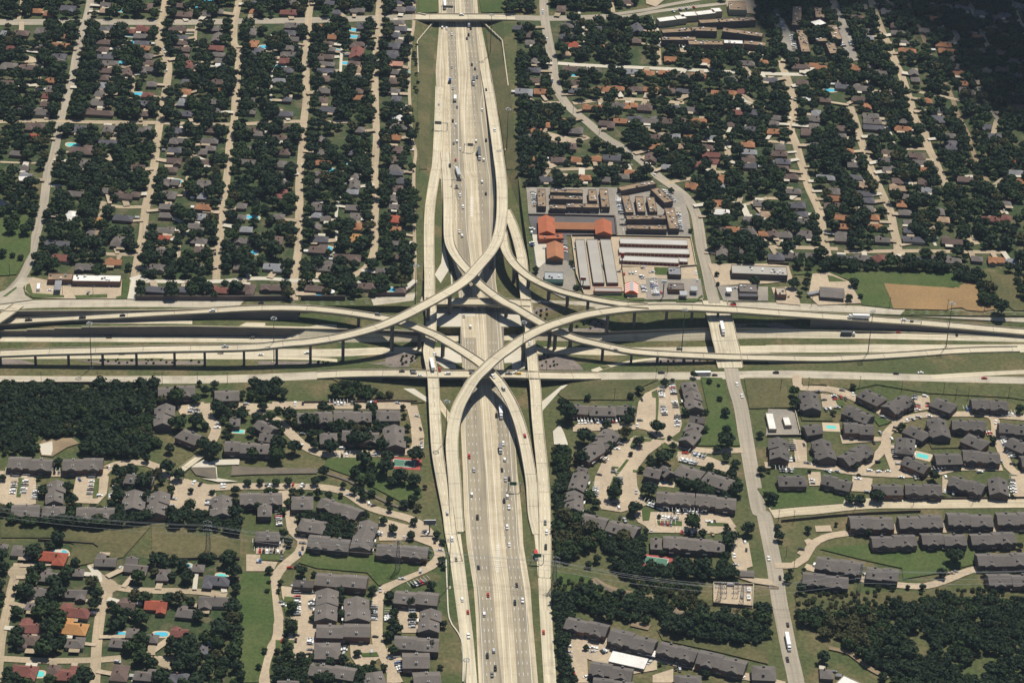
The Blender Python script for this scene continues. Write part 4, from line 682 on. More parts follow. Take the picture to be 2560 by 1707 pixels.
for x,y,X,Y,Z,W,D_,c in HOUSES:
    r=random.Random(int(x*31+y));wl=r.choice(WALLS);roof='roof_'+c;rz=r.uniform(-.06,.06)-.03
    ar=area(x,y)
    occ_poly([Vector((X+a*(W/2+.8),Y+b*(D_/2+.8))) for a,b in ((-1,-1),(1,-1),(1,1),(-1,1))],2)
    occ_poly([Vector((X-W/2+.5,Y-D_/2-5.2)),Vector((X+W/2-.5,Y-D_/2-5.2)),Vector((X+W/2-.5,Y)),Vector((X-W/2+.5,Y))],2)
    if NH<298:
        root=empty('house',(X,Y,Z),rz,cat='house',group='houses in the '+ar)
        wm=MB();rm=MB();hh=house_parts(wm,rm,W,D_,wl,roof,r)
        wm.build('walls',root);ro=rm.build('roof',root)
        cm=MB();cx,cy=(hh[2]*r.uniform(-.3,.3),hh[5]+r.choice((-1,1))*1.2)
        if hh[4]: cx,cy=cy,cx
        cm.box(cx,cy,hh[0]+.3,.9,1.2,hh[1]+.6,'brick_wall');cm.build('chimney',ro)
        later(root,ROOF[c][0]+'-roofed house in the '+ar,'y')
        HREF.append((X,Y,root));NH+=1
    else:
        hs.M=Matrix.Translation((X,Y,Z))@Matrix.Rotation(rz,4,'Z')
        house_parts(hs,hs,W,D_,wl,roof,r)
    # driveway to the nearest street
    best=None
    for P,Dv,w_,nm,st in ROADS:
        if nm!='street' and nm!='alley':continue
        for p in P[::2]:
            d=(p.x-X)**2+(p.y-Y)**2
            if best is None or d<best[0]:best=(d,p,w_)
    if best and best[0]<45**2 and r.random()<.75:
        p=best[1];d=Vector((p.x-X,p.y-Y,0));L=d.length;d.normalize();n=Vector((-d.y,d.x,0))
        a=Vector((X,Y,0))+n*r.uniform(-.3,.3)*W;wd=r.uniform(1.6,2.9);z=lay()
        q=[a+n*wd,a-n*wd,a-n*wd+d*(L-1),a+n*wd+d*(L-1)]
        dr.add([(v.x,v.y,gz(v.x,v.y)+z) for v in q],[(3,2,1,0) if (q[1]-q[0]).cross(q[2]-q[0]).z<0 else (0,1,2,3)],r.choice(('street_tan','lot_tan','pavement_white')))
        for k in range(int(L/2)): occ_disc(a.x+d.x*k*2,a.y+d.y*k*2,wd+.8)
SHN=0
for x,y,X,Y,Z,W,D_,c in HOUSES:
    r=random.Random(int(x*17+y*5))
    if r.random()<.45:
        px_,py_=X+r.uniform(-.3,.3)*W,Y+(D_/2+2.2)*r.choice((1,-1));z_=lay();aw,ah=r.uniform(2,4),r.uniform(1.6,2.6)
        dr.add([(px_+u*aw,py_+v*ah,gz(px_,py_)+z_) for u,v in ((-1,-1),(1,-1),(1,1),(-1,1))],[(0,1,2,3)],r.choice(('pavement_white','lot_tan','street_tan')))
    if r.random()<.32 and SHN<90:
        sx_,sy_=X+r.choice((-1,1))*(W/2+r.uniform(2,5)),Y+r.uniform(-.3,.5)*D_
        if not occ_get(sx_,sy_):
            ro_=empty('garden_shed',(sx_,sy_,gz(sx_,sy_)),r.uniform(-.1,.1),cat='shed',group='garden sheds behind houses');w1=r.uniform(2.6,4.2);w2=r.uniform(2.4,3.4);mt=r.choice(('roof_w','roof_w','roof_l','metal_roof_pale'))
            m=MB();m.box(0,0,-.2,w1,w2,2.4,'cream_wall');m.build('walls',ro_);m=MB();m.roof(0,0,2.2,w1,w2,.8,mt,0,0,.2);m.build('roof',ro_);occ_disc(sx_,sy_,3,2);SHN+=1
            later(ro_,'pale garden shed in the '+area(x,y),'y')
dr.build('driveway',kind='structure')
hs.build('distant_houses',kind='stuff',label='remaining small houses of the farthest blocks',cat='houses')
# ---------------------------------------------------------------- pools
def pool(x,y,w_,d_,blue,label,deckm='pool_deck'):
    p=gp(x,y);r=random.Random(int(x+y));root=empty('swimming_pool',p,r.uniform(-.3,.3),cat='pool',group='swimming pools')
    def blob(a,b,z,mat,n=14,sq=.25):
        m=MB();pts=[]
        for i in range(n):
            t=2*math.pi*i/n;k=1+sq*.4*math.cos(2*t+1);e=.62
            pts.append((math.copysign(abs(math.cos(t))**e,math.cos(t))*a*k,math.copysign(abs(math.sin(t))**e,math.sin(t))*b,z))
        m.slab(pts,.09,mat);return m
    blob(w_/2+1.5,d_/2+1.5,.06,deckm).build('pool_deck',root);blob(w_/2,d_/2,.14,'pool_blue' if blue else 'pool_water').build('water',root)
    occ_disc(p.x,p.y,max(w_,d_)/2+2);later(root,label,'x')
for x,y in T('00 590,75 1765,65 1910,10 1090,100 1725,295 1190,327 1200,393 1230,455 1095,577 668,1332 1680,1285 1270,865 10 905,280 890,340 730,465 80,433 85,495 835,583 215,615 1355,660 1355,988 155,1315 845,1495 690,1565 01 1615,95 2320,430 1750,580 2305,750 11 645,710 560,1138 1235,1090 30 570,832 1690,1400 20 580,690'):
    pool(x,y,10.5,6.2,(int(x)%5==0),'turquoise pool in the '+area(x,y))
for x,y,a,b in T('03 540,380,12,8 500,745,5,4 1700,487,8,4 1215,940,7,5 430,1045,9,4.5 1120,1120,7,5 1480,1120,9,5 1940,1205,6,5 365,1485,6,6 2035,590,7,6 1270,1545,6,4'):
    pool(x,y,a,b,x%2==0,'backyard pool in the south-west cul-de-sacs')
def rectpool(x,y,a,b,label,rz=0,dk=(4,4),mat='pool_water'):
    p=gp(x,y);root=empty('swimming_pool',p,rz,cat='pool',group='swimming pools');m=MB();m.box(0,0,.08,a+dk[0],b+dk[1],.1,'pool_deck');m.build('pool_deck',root)
    m=MB();m.box(0,0,.13,a,b,.1,mat);m.build('water',root);tag(root,label);occ_disc(p.x,p.y,max(a,b)/2+2)
rectpool(1400+4700,1270+3136,7,8,'larger rectangular pool on the tan deck of the curving car park flats',-.1,(9,9));rectpool(1262+4700,1285+3136,5,4,'small square pool left of the larger one on the tan deck',.1,(1,1))
rectpool(580+7050,785+3136,7.5,4,'rectangular pool beside the clubhouse in the clustered flats',0,(6,8));rectpool(1420+7050,1050+3136,9,5.5,'slanted pool with round deck in the lower clustered flats',-.35,(5,5));rectpool(2190,825+3136,8,4,'dim pool among trees of the flats above the creek',0,(2,2))
rectpool(480+7050,303,8,4,'pool beside the white clubhouse near the top right',0,(10,6));rectpool(385+4700,310+1568,6,3.4,'green pool inside the brown flat-roofed court',0,(4,3),'court_green');rectpool(1243+4700,225+1568,5,6,'green pool on a white deck in the brown flat-roofed blocks',0,(4,5),'court_green')
# sports courts
def court(x,y,a,b,rz,label):
    p=gp(x,y);root=empty('tennis_court',p,rz,cat='tennis court',label=label);m=MB();m.box(0,0,.08,a,b,.08,'court_red');m.build('surround',root)
    m=MB();m.box(-1,0,.13,a*.72,b*.66,.08,'court_green');m.build('playing_surface',root)
    m=MB()
    for k in (-1,0,1): m.box(-1+k*a*.34,0,.2,.3,b*.6,.04,'paint_white')
    for k in (-1,1): m.box(-1,k*b*.3,.2,a*.68,.3,.04,'paint_white')
    m.build('court_lines',root);m=MB();m.box(-1,0,.1,.12,b*.7,1.0,'metal_dark');m.build('net',root);occ_disc(p.x,p.y,a*.5)
court(2350+1370,3136+1118,24,15,-.05,'green and red tennis court beside the left frontage road');court(4700+1330,4700+450,26,14,-.15,'faded red tennis court among the trees at the bottom right')
# ---------------------------------------------------------------- apartment blocks: ridge end points and depth
APTS=[('flats above the creek','k','02 1450,430,1790,420,14 1975,460,2190,455,14 1515,560,1500,740,13 1650,800,1830,870,13 2060,930,2350,935,13 2110,690,2200,690,10 12 20,715,160,790,11 40,835,150,850,10 380,665,700,660,14 715,650,1060,650,14 1110,640,1320,640,14 590,850,740,850,14 790,830,1130,840,13 1270,750,1270,940,15 -60,940,160,945,13'),
('flats below the creek','k','02 75,1075,480,1090,14 575,1090,945,1090,14 510,1260,505,1450,12 1150,1215,1400,1240,11 1235,1350,1220,1510,16 1460,1360,1440,1560,14 2040,1390,2030,1568,14 2200,1410,2590,1400,14 110,1510,360,1510,14 390,1520,590,1520,13 700,1540,1050,1535,14 12 330,1440,520,1440,16 600,1430,950,1562,13 20,1510,140,1510,14 13 0,180,215,185,11 400,70,630,105,15 480,230,860,265,14 1030,60,960,310,14 1110,300,1580,340,13'),
('white-chimney flats','k','13 550,570,1020,615,14 350,612,520,622,7 650,690,640,960,15 925,760,920,965,17 555,1045,1050,1055,14 540,1230,770,1230,17 500,1390,910,1460,13 1060,1430,1120,1590,14 1275,730,1675,770,14 1595,875,1595,1065,14 1270,1160,1680,1180,14 1350,1320,1590,1320,16 1450,1500,1690,1490,16 200,1550,390,1550,10'),
('curving car park flats','k','22 510,575,700,590,12 715,595,950,600,13 960,590,1130,595,12 930,800,780,930,14 790,935,640,1030,14 600,1120,690,1140,7 640,1180,590,1330,12 580,1360,560,1520,13 1620,340,1650,430,12 1640,440,1690,590,13 1640,670,1770,690,7 1700,720,1640,800,12 1680,800,1600,890,12 1230,1150,1370,1180,12 1390,1130,1450,1190,9 1520,1130,1740,1200,15 1770,1200,2010,1280,15 1330,1385,1680,1415,14 1690,1415,2060,1450,14 23 650,20,870,70,14 890,80,1150,160,14 1280,235,1380,240,13 1390,240,1850,265,14 1860,260,1950,265,13'),
('clustered flats','m','32 375,440,400,600,14 860,430,1050,520,14 1290,490,1110,600,14 1520,510,1710,580,14 1870,540,2200,545,13 710,590,950,680,14 700,760,970,765,14 340,780,480,760,13 1280,760,1460,840,13 1550,680,1590,850,14 1690,720,2000,740,13 2120,760,2400,775,13 1810,840,2000,920,14 1270,850,1260,990,14 2220,880,2380,950,14 100,870,100,1050,14 490,880,540,1050,14 930,950,690,1060,14 1260,1050,1470,1140,12 1540,1040,1770,1035,14 1790,1010,2130,1030,14 2330,1060,2450,1060,14 100,1240,350,1240,13 500,1230,770,1290,13 970,1320,1230,1320,13 1260,1310,1600,1330,13 1680,1230,1990,1330,14 2110,1230,2130,1370,14'),
('terraces at bottom right','q','33 750,70,1150,70,15 1200,60,1600,60,15 1650,40,2060,45,15 2100,30,2500,35,15 950,240,1360,235,13 1410,225,1815,220,13 1860,220,2270,210,13 450,430,870,500,15 910,520,1200,560,14 320,580,740,620,13 1920,415,2400,405,14 2020,600,2450,590,13'),
('white carport flats','q','23 500,970,880,1060,13 900,1090,1320,1190,15 1355,1190,1700,1290,13 1710,1290,2150,1390,15 720,1390,1110,1450,13 745,1540,1120,1575,13 1500,1510,1740,1515,13 2210,1430,2420,1440,15')]
AREF=[]
for ar,rc,s in APTS:
    L_=[]
    for x1,y1,x2,y2,wd in T(s,2):
        hz=9.2 if ar!='terraces at bottom right' else 8.2
        a=at(x1,y1,hz);b=at(x2,y2,hz);L_.append((a,b,wd))
    L_.sort(key=lambda t:-(t[0].y+t[1].y))
    for i,(a,b,wd) in enumerate(L_):
        c=(a+b)/2;d=b-a;d.z=0;Ln=d.length;rz=math.atan2(d.y,d.x);z0=gz(c.x,c.y);r=random.Random(int(c.x*7+c.y*3))
        if rz>math.pi/2:rz-=math.pi
        if rz<-math.pi/2:rz+=math.pi
        root=empty('apartment_block',(c.x,c.y,z0),rz,cat='apartment block',group=ar)
        tall=Ln>9
        eave=5.4 if tall else 4.2;rise=3.2 if tall else 2.4
        wm=MB();rm=MB()
        n=max(1,round(Ln/15)) if Ln>17 else 1;seg=Ln/n
        for k in range(n):
            xo=-Ln/2+seg*(k+.5);off=(0,.9,-.6,.5)[(k+i)%4] if n>1 else 0;up_=(0,.35,.1,.5)[(k+i)%4] if n>1 else 0
            wm.box(xo,off,-.5,seg-.06,wd,eave+.5+up_,'dark_wall' if i%3 else 'brick_wall')
            rm.roof(xo,off,eave+up_,seg-.9 if n>1 else Ln,wd,rise,'roof_'+rc,0 if (i%2 or n>1) else .6,0,oh=.55)
        # cross gables
        if Ln>24 and ar!='white-chimney flats':
            for sg in (-1,1):
                xg=sg*Ln*.27;rm.roof(xg,-wd*.22,eave+.3,wd*.72,7.5,2.2,'roof_'+rc,0,math.pi/2,oh=.4);wm.box(xg,-wd*.25,-.4,7.2,wd*.62,eave+.6,'dark_wall')
        wm.build('walls',root);ro=rm.build('roof',root)
        if Ln>17:
            for k in range(max(2,int(Ln/11))):
                m=MB();m.box(0,0,0,3.2,1.3,.18,'trim_white');m.box(0,-.62,.18,3.2,.08,.8,'trim_white' if ar=='curving car park flats' else 'dark_wall');m.build('balcony',root,(-Ln/2+Ln*(k+.5)/max(2,int(Ln/11)),-wd/2-1.2,2.7))
        nc=4 if Ln>20 else 2
        cmat='chimney_pale' if ar in('white-chimney flats','flats below the creek') else 'dark_wall'
        for k in range(nc):
            m=MB();xk=-Ln/2+Ln*(k//2+.5)/(nc/2)+r.uniform(-.6,.6);yk=(wd*.3)*(1 if k%2 else -1)
            m.box(0,0,0,1.6,1.7,2.1,cmat);m.box(0,0,2.1,1.2,1.2,.2,'metal_dark');m.build('chimney',ro,(xk,yk,eave+.7))
        later(root,('long ' if Ln>38 else 'short ' if Ln<18 else '')+('angled ' if abs(rz)>.25 and abs(rz)<1.2 else 'upright ' if abs(rz)>=1.2 else '')+'grey-brown roofed block of the '+ar,'y')
        AREF.append((c.x,c.y,root,ar,ordw(i)))
        ca,sa=math.cos(rz),math.sin(rz)
        occ_poly([Vector((c.x+(u*ca-v*sa),c.y+(u*sa+v*ca))) for u,v in ((-Ln/2-1,-wd/2-1),(Ln/2+1,-wd/2-1),(Ln/2+1,wd/2+1),(-Ln/2-1,wd/2+1))],2)
# ---------------------------------------------------------------- flat and gabled commercial buildings
def flat(name,label,cat,x1,y1,x2,y2,wd,h,wallm,roofm,units=True,gable=False,rise=3,group=None,par_m=None,seed=0,canopy=False):
    a=gp(x1,y1);z0=a.z;a=at(x1,y1,z0+h);b=at(x2,y2,z0+h);c=(a+b)/2;z0=gz(c.x,c.y);d=b-a;d.z=0;L=max(d.length,4);rz=math.atan2(d.y,d.x)
    if rz>math.pi/2:rz-=math.pi
    if rz<=-math.pi/2:rz+=math.pi
    root=empty(name,(c.x,c.y,z0),rz,cat=cat,group=group,label=label);r=random.Random(int(x1*3+y1)+seed)
    m=MB()
    if canopy:
        for u in (-1,1):
            for v in (-1,1): m.box(u*L*.42,v*wd*.36,-.3,.35,.35,h+.1,'metal_gray')
        m.build('post',root) if 0 else None
        k=0
        for u in (-1,1):
            for v in (-1,1):
                q=MB();q.box(0,0,-.3,.35,.35,h+.1,'metal_gray');q.build('post',root,(u*L*.42,v*wd*.36,0))
        m=MB();m.box(0,0,h-.6,L,wd,.6,wallm,top=roofm);m.build('roof',root)
    elif gable:
        m.box(0,0,-.5,L,wd,h-rise+.5,wallm);m.build('walls',root);m=MB();m.roof(0,0,h-rise,L,wd,rise,roofm,.0,0,.8);m.build('roof',root)
    else:
        m.box(0,0,-.5,L,wd,h+.5,wallm);m.build('walls',root);m=MB();m.box(0,0,h,L-.5,wd-.5,.12,roofm);
        for sx,sy,lx,ly in ((0,wd/2-.15,L,.3),(0,-wd/2+.15,L,.3),(L/2-.15,0,.3,wd-.6),(-L/2+.15,0,.3,wd-.6)): m.box(sx,sy,h,lx,ly,.55,par_m or wallm)
        ro=m.build('roof',root)
        if units:
            for k in range(min(14,max(3,int(L/4.5)))):
                u=MB();u.box(0,0,0,1.6,1.3,1.0,r.choice(('metal_gray','metal_dark','lamp_white')));u.build('roof_unit',ro,((r.random()-.5)*L*.85,(r.random()-.5)*wd*.6,h+.1))
    ca,sa=math.cos(rz),math.sin(rz)
    occ_poly([Vector((c.x+(u*ca-v*sa),c.y+(u*sa+v*ca))) for u,v in ((-L/2-1,-wd/2-1),(L/2+1,-wd/2-1),(L/2+1,wd/2+1),(-L/2-1,wd/2+1))],2)
    return root,L,wd
for i,(x1,y1,x2,y2,wd) in enumerate(T('21 268,172,275,330,8.5 350,185,650,195,7 350,245,650,253,7.5 345,330,490,335,8 500,320,800,326,8 735,178,745,280,8.5 840,172,860,335,8.5 985,170,1310,105,8.5 1040,230,1080,385,8 1165,240,1190,380,8 1270,245,1300,380,8 1310,165,1440,290,10 1050,432,1410,428,8 1055,518,1420,523,8 1445,345,1490,535,10',2)):
    root,L,w_=flat('flat_roof_apartment',None,'apartment block',x1,y1,x2,y2,wd*.86,5.6,'dark_wall','flat_roof_tan',group='brown flat-roofed flats')
    later(root,'flat tan-roofed apartment row behind the orange-roofed motel','y')
for i,(x1,y1,x2,y2,wd,hh) in enumerate(T('20 1375,290,1640,275,9,w 1650,268,1880,275,9,t 1935,275,2300,325,9,t 1720,203,2230,175,8,t 1375,358,1690,358,7,t 1620,395,1935,397,9,t 1945,385,2120,392,8,w 2130,392,2330,410,8,t 30 270,60,262,235,9,t 465,75,480,165,9,t 300,280,350,480,9,t 590,235,640,365,9,t 570,400,610,495,9,t 440,370,540,368,7,t',2)):
    root,L,w_=flat('flat_roof_apartment',None,'apartment block',x1,y1,x2,y2,wd,6.5,'dark_wall','roof_w' if i==6 else 'flat_roof_tan',group='tan flat-roofed flats at the top')
    later(root,'flat tan-roofed apartment row below the white shopping strip' if i<8 else 'flat tan-roofed apartment row by the gray car park, top right','y')
for i,(x1,y1,x2,y2,wd) in enumerate(T('20 1340,188,1500,168,9 1502,166,1590,156,9 1545,138,1690,128,10 1692,128,1860,108,9 1832,98,1920,92,9',2)):
    root,_,_=flat('shop_building',None,'shop',x1,y1,x2,y2,wd,6,'cream_wall','roof_w',units=False,group='stepped white shopping strip');later(root,'white flat-roofed shop unit of the stepped strip at the top','x')
flat('shop_building','square tan-roofed store with rooftop units at the top edge right of the white strip','shop',20*0+4700+1990,55,4700+2150,60,19,6,'cream_wall','flat_roof_tan')
flat('clubhouse','white zigzag-roofed clubhouse above the small pool, top right','clubhouse',7050+415,225,7050+510,200,11,5,'dark_wall','roof_w',units=False)
for i,(x1,y1,x2,y2,wd) in enumerate(T('21 315,408,322,548,13 392,474,772,480,10.5 838,440,845,552,13 395,645,400,775,13',2)):
    flat('motel_wing',('steep orange-roofed motel wing at the left end of its car park','long orange-roofed motel wing joining two taller ends','orange-roofed motel wing at the right end of its car park','orange-roofed motel office wing nearest the highway')[i],'motel',x1,y1,x2,y2,wd,8.5 if i!=1 else 7,'brick_wall','terracotta' if i not in(1,3) else 'terracotta_tan',gable=True,rise=3.2,group='orange motel')
flat('motel_lobby','low orange-roofed motel lobby with a skylight, between two wings','motel',4700+245,1568+605,4700+468,1568+600,9,4.5,'terracotta','terracotta',group='orange motel')
for i,(x1,y1,x2,y2,wd) in enumerate(T('21 622,632,678,1060,8 735,632,798,1032,9.5 858,632,925,1032,9.5 990,645,1612,663,9.5 980,728,1630,745,9 990,803,1530,827,9 1535,818,1615,822,7',2)):
    root,L,w_=flat('storage_shed',None,'storage shed',x1,y1,x2,y2,wd,3.2,'cream_wall' if i>2 else 'deck_side','metal_roof' if i<3 else 'metal_roof_pale',units=False,group='self storage sheds')
    root['label']=('leftmost upright grey-roofed storage shed','middle upright grey-roofed storage shed','right upright grey-roofed storage shed beside a parked white car','farthest long pale storage shed with maroon doors','middle long pale storage shed with maroon doors','nearest long pale storage shed with maroon doors','short maroon-doored storage shed at the end of the nearest row')[i]
    if i>2:
        n=int(L/3.2)
        for k in range(n):
            m=MB();m.box(-L/2+L*(k+.5)/n,-w_/2-.03,.05,2.7,.1,2.6,'door_maroon');m.build('roll_door',root)
    else:
        m=MB();m.box(0,0,.05,.1,w_*.8,2.5,'door_maroon');m.build('roll_door',root,(-L/2-.05 if 1 else 0,0,0));m=MB();m.box(0,0,.05,.1,w_*.8,2.5,'door_maroon');m.build('roll_door',root,(L/2+.05,0,0))
flat('storage_office','long low storage office with red trim by the frontage grass','office',4700+755,1568+1090,4700+1010,1568+1095,6.5,3.6,'cream_wall','metal_roof',units=False,par_m='sign_red')
gr_,L,w_=flat('restaurant','green-fronted restaurant with a cluttered flat roof near the curved flyover','restaurant',4700+298,1568+965,4700+472,1568+970,12,5,'green_metal','metal_gray')
m=MB();m.box(0,-w_/2-1.2,3.1,L*.98,2.4,1.6,'green_metal',ty=.3);m.build('awning',gr_)
rs=empty('restaurant',gp(4700+1095,1568+1115),0,label='small burger restaurant with an orange and white striped roof',cat='restaurant');m=MB();m.box(0,0,-.4,9.5,15,3.8,'cream_wall');m.build('walls',rs)
m=MB();n=9
for k in range(n):
    y0=-8+16*k/n;y1=-8+16*(k+1)/n
    for sg in (-1,1):
        m.add([(sg*5.6,y0,3.3),(sg*5.6,y1,3.3),(sg*1.2,y1,6.2),(sg*1.2,y0,6.2)],[(0,1,2,3) if sg>0 else (3,2,1,0)],'stripe_orange' if k%2==0 else 'paint_white')
m.box(0,0,6.0,2.5,16,.3,'metal_gray');m.add([(-5.6,-8,3.3),(5.6,-8,3.3),(1.2,-8,6.2),(-1.2,-8,6.2)],[(0,1,2,3)],'stripe_orange');m.build('roof',rs)
p_=gp(4700+1095,1568+1115);occ_disc(p_.x,p_.y,9,2)
flat('office_building','pale blue-grey office with a ribbed roof beside a square lawn','office',4700+1435,1568+920,4700+1552,1568+925,12,4.5,'dark_wall','roof_l',units=True)
flat('shop_building','brown flat-roofed corner store with white rooftop units','shop',4700+1435,1568+1062,4700+1580,1568+1066,10,4.5,'brick_wall','roof_k',par_m='brick_wall')
flat('fuel_canopy','lower grey fuel canopy beside the brown corner store','canopy',4700+1540,1568+1120,4700+1608,1568+1122,7,5,'metal_gray','metal_gray',canopy=True);flat('fuel_canopy','upper grey fuel canopy nearest the street corner','canopy',4700+1640,1568+1078,4700+1702,1568+1080,7,5,'metal_gray','metal_gray',canopy=True)
flat('warehouse','long pale flat-roofed building across the street with many roof units','warehouse',4700+2015,1568+905,4700+2525,1568+925,14,5.5,'dark_wall','metal_roof')
flat('shop_building','dark grey-roofed convenience store right of the wide street','shop',4700+2085,1568+1075,4700+2250,1568+1080,13,4.5,'dark_wall','roof_k');flat('shop_building','lower flat-roofed wing in front of the dark convenience store','shop',4700+2085,1568+1140,4700+2258,1568+1143,5,3.5,'dark_wall','roof_d',units=False)
flat('fuel_canopy','small white fuel canopy left of the dark convenience store','canopy',4700+1968,1568+1088,4700+2016,1568+1090,6,5,'lamp_white','lamp_white',canopy=True)
flat('restaurant','cream-topped drive-in restaurant on its own car park','restaurant',7050+110,1568+1075,7050+128,1568+1140,8,5,'brick_wall','cream_wall')
flat('office_building','wide grey-roofed office by the tan field with a covered walk','office',7050+485,1568+1095,7050+695,1568+1110,15,5.5,'dark_wall','roof_g',gable=True,rise=1.6);flat('covered_walk','pale covered walk leading to the grey office beside the field','canopy',7050+362,1568+1125,7050+488,1568+1103,3.5,3.2,'lamp_white','roof_l',canopy=True)
flat('shop_building','tan-roofed half of the strip mall at the lower left corner of the blocks','shop',442,1568+972,664,1568+975,10,5,'brick_wall','flat_roof_tan');flat('shop_building','white-roofed half of the strip mall at the lower left corner of the blocks','shop',668,1568+985,1110,1568+992,10.5,5,'brick_wall','roof_w',units=True)
flat('fuel_canopy','upright blue-green fuel canopy in front of the tan-roofed shop','canopy',538,1568+1005,526,1568+1092,5.5,5,'green_metal','roof_l',canopy=True)
flat('carport','long bright white carport roof in the bottom car park','carport',4700+905,4700+1318,4700+1232,4700+1390,12,3.2,'lamp_white','roof_w',canopy=True);flat('carport','short bright white carport roof below the second dark block','carport',4700+1162,4700+1262,4700+1325,4700+1300,6.5,3.2,'lamp_white','roof_w',canopy=True)
flat('storage_shed','left long white-roofed shed on the fenced grey yard','storage shed',7050+12,3136+655,7050+45,3136+805,6,3.2,'cream_wall','roof_w',units=False);flat('storage_shed','right short white-roofed shed on the fenced grey yard','storage shed',7050+162,3136+690,7050+188,3136+770,5.5,3.2,'cream_wall','roof_w',units=False)
flat('garden_shed','dark-roofed low shed at the corner of the bottom car park','shed',4700+2100,4700+545,4700+2215,4700+550,6,3.5,'dark_wall','roof_k',gable=True,rise=1.4);flat('warehouse','white metal-roofed warehouse corner at the bottom edge','warehouse',7050+650,4700+1545,7050+860,4700+1640,14,4.5,'cream_wall','roof_w',units=False)
flat('barn','white metal-roofed barn behind the pond field at left','barn',180,1568+55,250,1568+52,7,4,'cream_wall','roof_w',gable=True,rise=1.2)
# dark garden fences and noise walls
def bwall(name,s,h,label,cat,mat='noise_wall',th=.45,cap='noise_wall'):
    A=spline_closed2([gp(*p[:2]) for p in T(s)],7);z=[p.z for p in A];wall(name,A,[k+h for k in z],z,label,cat,th=th,mat=mat,cap=cap)
    for p in A:occ_disc(p.x,p.y,1.6)
def spline_closed2(P,step):
    out=[]
    for a,b in zip(P,P[1:]):
        n=max(1,int((b-a).length/step))
        for k in range(n):out.append(a.lerp(b,k/n))
    return out+[P[-1]]
bwall('noise_wall','01 1258,1185 1800,1187 2350,1188 11 285,1185',4,'long dark brown noise wall beside the far frontage road','noise wall');bwall('noise_wall','11 412,1184 820,1186',4,'short dark brown noise wall right of the street opening','noise wall');bwall('noise_wall','11 1030,1150 1360,1150 1540,1045',3.4,'dark noise wall that bends up toward the freeway','noise wall')
bwall('fence','32 1090,1445 1700,1448 2350,1440 3000,1436',1.9,'dark fence between the clustered flats and the curving road','fence','fence_wood',.2,'fence_wood');bwall('fence','33 120,90 560,45 900,20 1400,0',1.9,'dark fence above the terraces along the road','fence','fence_wood',.2,'fence_wood')
bwall('fence','12 440,565 1000,560 1300,552 1480,558',1.9,'dark fence behind the car park of the flats above the creek','fence','fence_wood',.2,'fence_wood');bwall('fence','02 -400,392 0,390 800,388 1430,390',1.9,'dark fence between the near frontage road and the woods','fence','fence_wood',.2,'fence_wood')
bwall('fence','21 545,612 590,960 660,1140',2,'wall along the left side of the storage yard','fence','wall_concrete',.3,'concrete');bwall('fence','21 150,415 520,420 940,430 960,600 545,606',2,'dark wall around the motel car park','fence','noise_wall',.3,'noise_wall');bwall('fence','23 1850,665 2215,680 2205,880 1850,850 1850,665',2.4,'brown fence around the electric substation','fence','brick_wall',.3,'concrete');bwall('fence','32 245,635 300,870 -10,872',2,'grey fence around the yard with white sheds','fence','wall_concrete',.25,'concrete')
bwall('fence','21 960,608 1640,622 1690,880 1540,892',2,'wall along the street side of the storage yard','fence','wall_concrete',.3,'concrete');bwall('fence','31 0,862 190,862',2,'dark fence behind the long pale building','fence','fence_wood',.25,'fence_wood')
bwall('fence','03 350,262 860,300 900,330',1.8,'brown garden fence along the grass strip at lower left','fence','fence_wood',.2,'fence_wood');bwall('fence','03 1400,425 1560,440 1960,430 2200,440',1.8,'dark garden fence below the power line grass','fence','fence_wood',.2,'fence_wood')
for s,l in (('10 1485,130 1630,215 1480,395 1490,680','pale stepped flood wall on the left grass bank of the freeway'),('10 2080,215 2260,385 2315,800','pale wall on the right grass bank of the freeway')): bwall('bank_wall',s,1.3,l,'low wall','concrete',.8,'concrete')
# ---------------------------------------------------------------- masts, poles, signs, towers, lines
def mast(x,y,h,label):
    p=gp(x,y);r=empty('high_mast_light',p,cat='light mast',group='ring-topped high mast lights');m=MB();m.cyl((0,0,-.3),(0,0,h),.42,'metal_dark',8,.2);m.build('pole',r)
    m=MB();n=16
    for k in range(n):
        a,b=2*math.pi*k/n,2*math.pi*(k+1)/n;m.cyl((2.1*math.cos(a),2.1*math.sin(a),h-.4),(2.1*math.cos(b),2.1*math.sin(b),h-.4),.22,'metal_gray',5)
    for k in range(4):
        a=math.pi*k/2;m.cyl((0,0,h-.4),(2.1*math.cos(a),2.1*math.sin(a),h-.4),.1,'metal_gray',4)
    ri=m.build('lamp_ring',r)
    for k in range(8):
        a=2*math.pi*k/8;q=MB();q.box(0,0,0,.9,.6,.35,'lamp_white');q.build('lamp',ri,(2.1*math.cos(a),2.1*math.sin(a),h-.9),a)
    m=MB();m.box(0,0,-.2,3,3,.45,'concrete');m.build('base_slab',r);r['label']=label
for x,y,l in ((840,3136+240,'ring-topped light mast at far left between flyover and near frontage road'),(2350+165,3136+190,'ring-topped light mast left of the flyover supports'),(2350+1460,1568+1268,'ring-topped light mast at the far frontage corner, left'),(2350+1740,3136+962,'ring-topped light mast between the two left ramps'),(4700+90,3136+225,'ring-topped light mast at the right frontage road'),(4700+1555,3136+103,'ring-topped light mast left of the plain street bridge'),(7050+915,3136+120,'ring-topped light mast between lanes at right'),(2350+2300,1375,'ring-topped light mast on the right grass bank of the freeway'),(2350+2150,498,'farthest ring-topped light mast beside the freeway near the road bridge'),(7050+1635,3136+46,'ring-topped light mast near the right edge of the highway'),(2350+1770,4700+690,'ring-topped light mast on the grass beside the left ramp at the bottom'),(2350+1915,4700+1800,'ring-topped light mast at the bottom edge'),):
    mast(x,y,42 if '1770' not in str(x) else 36,l)
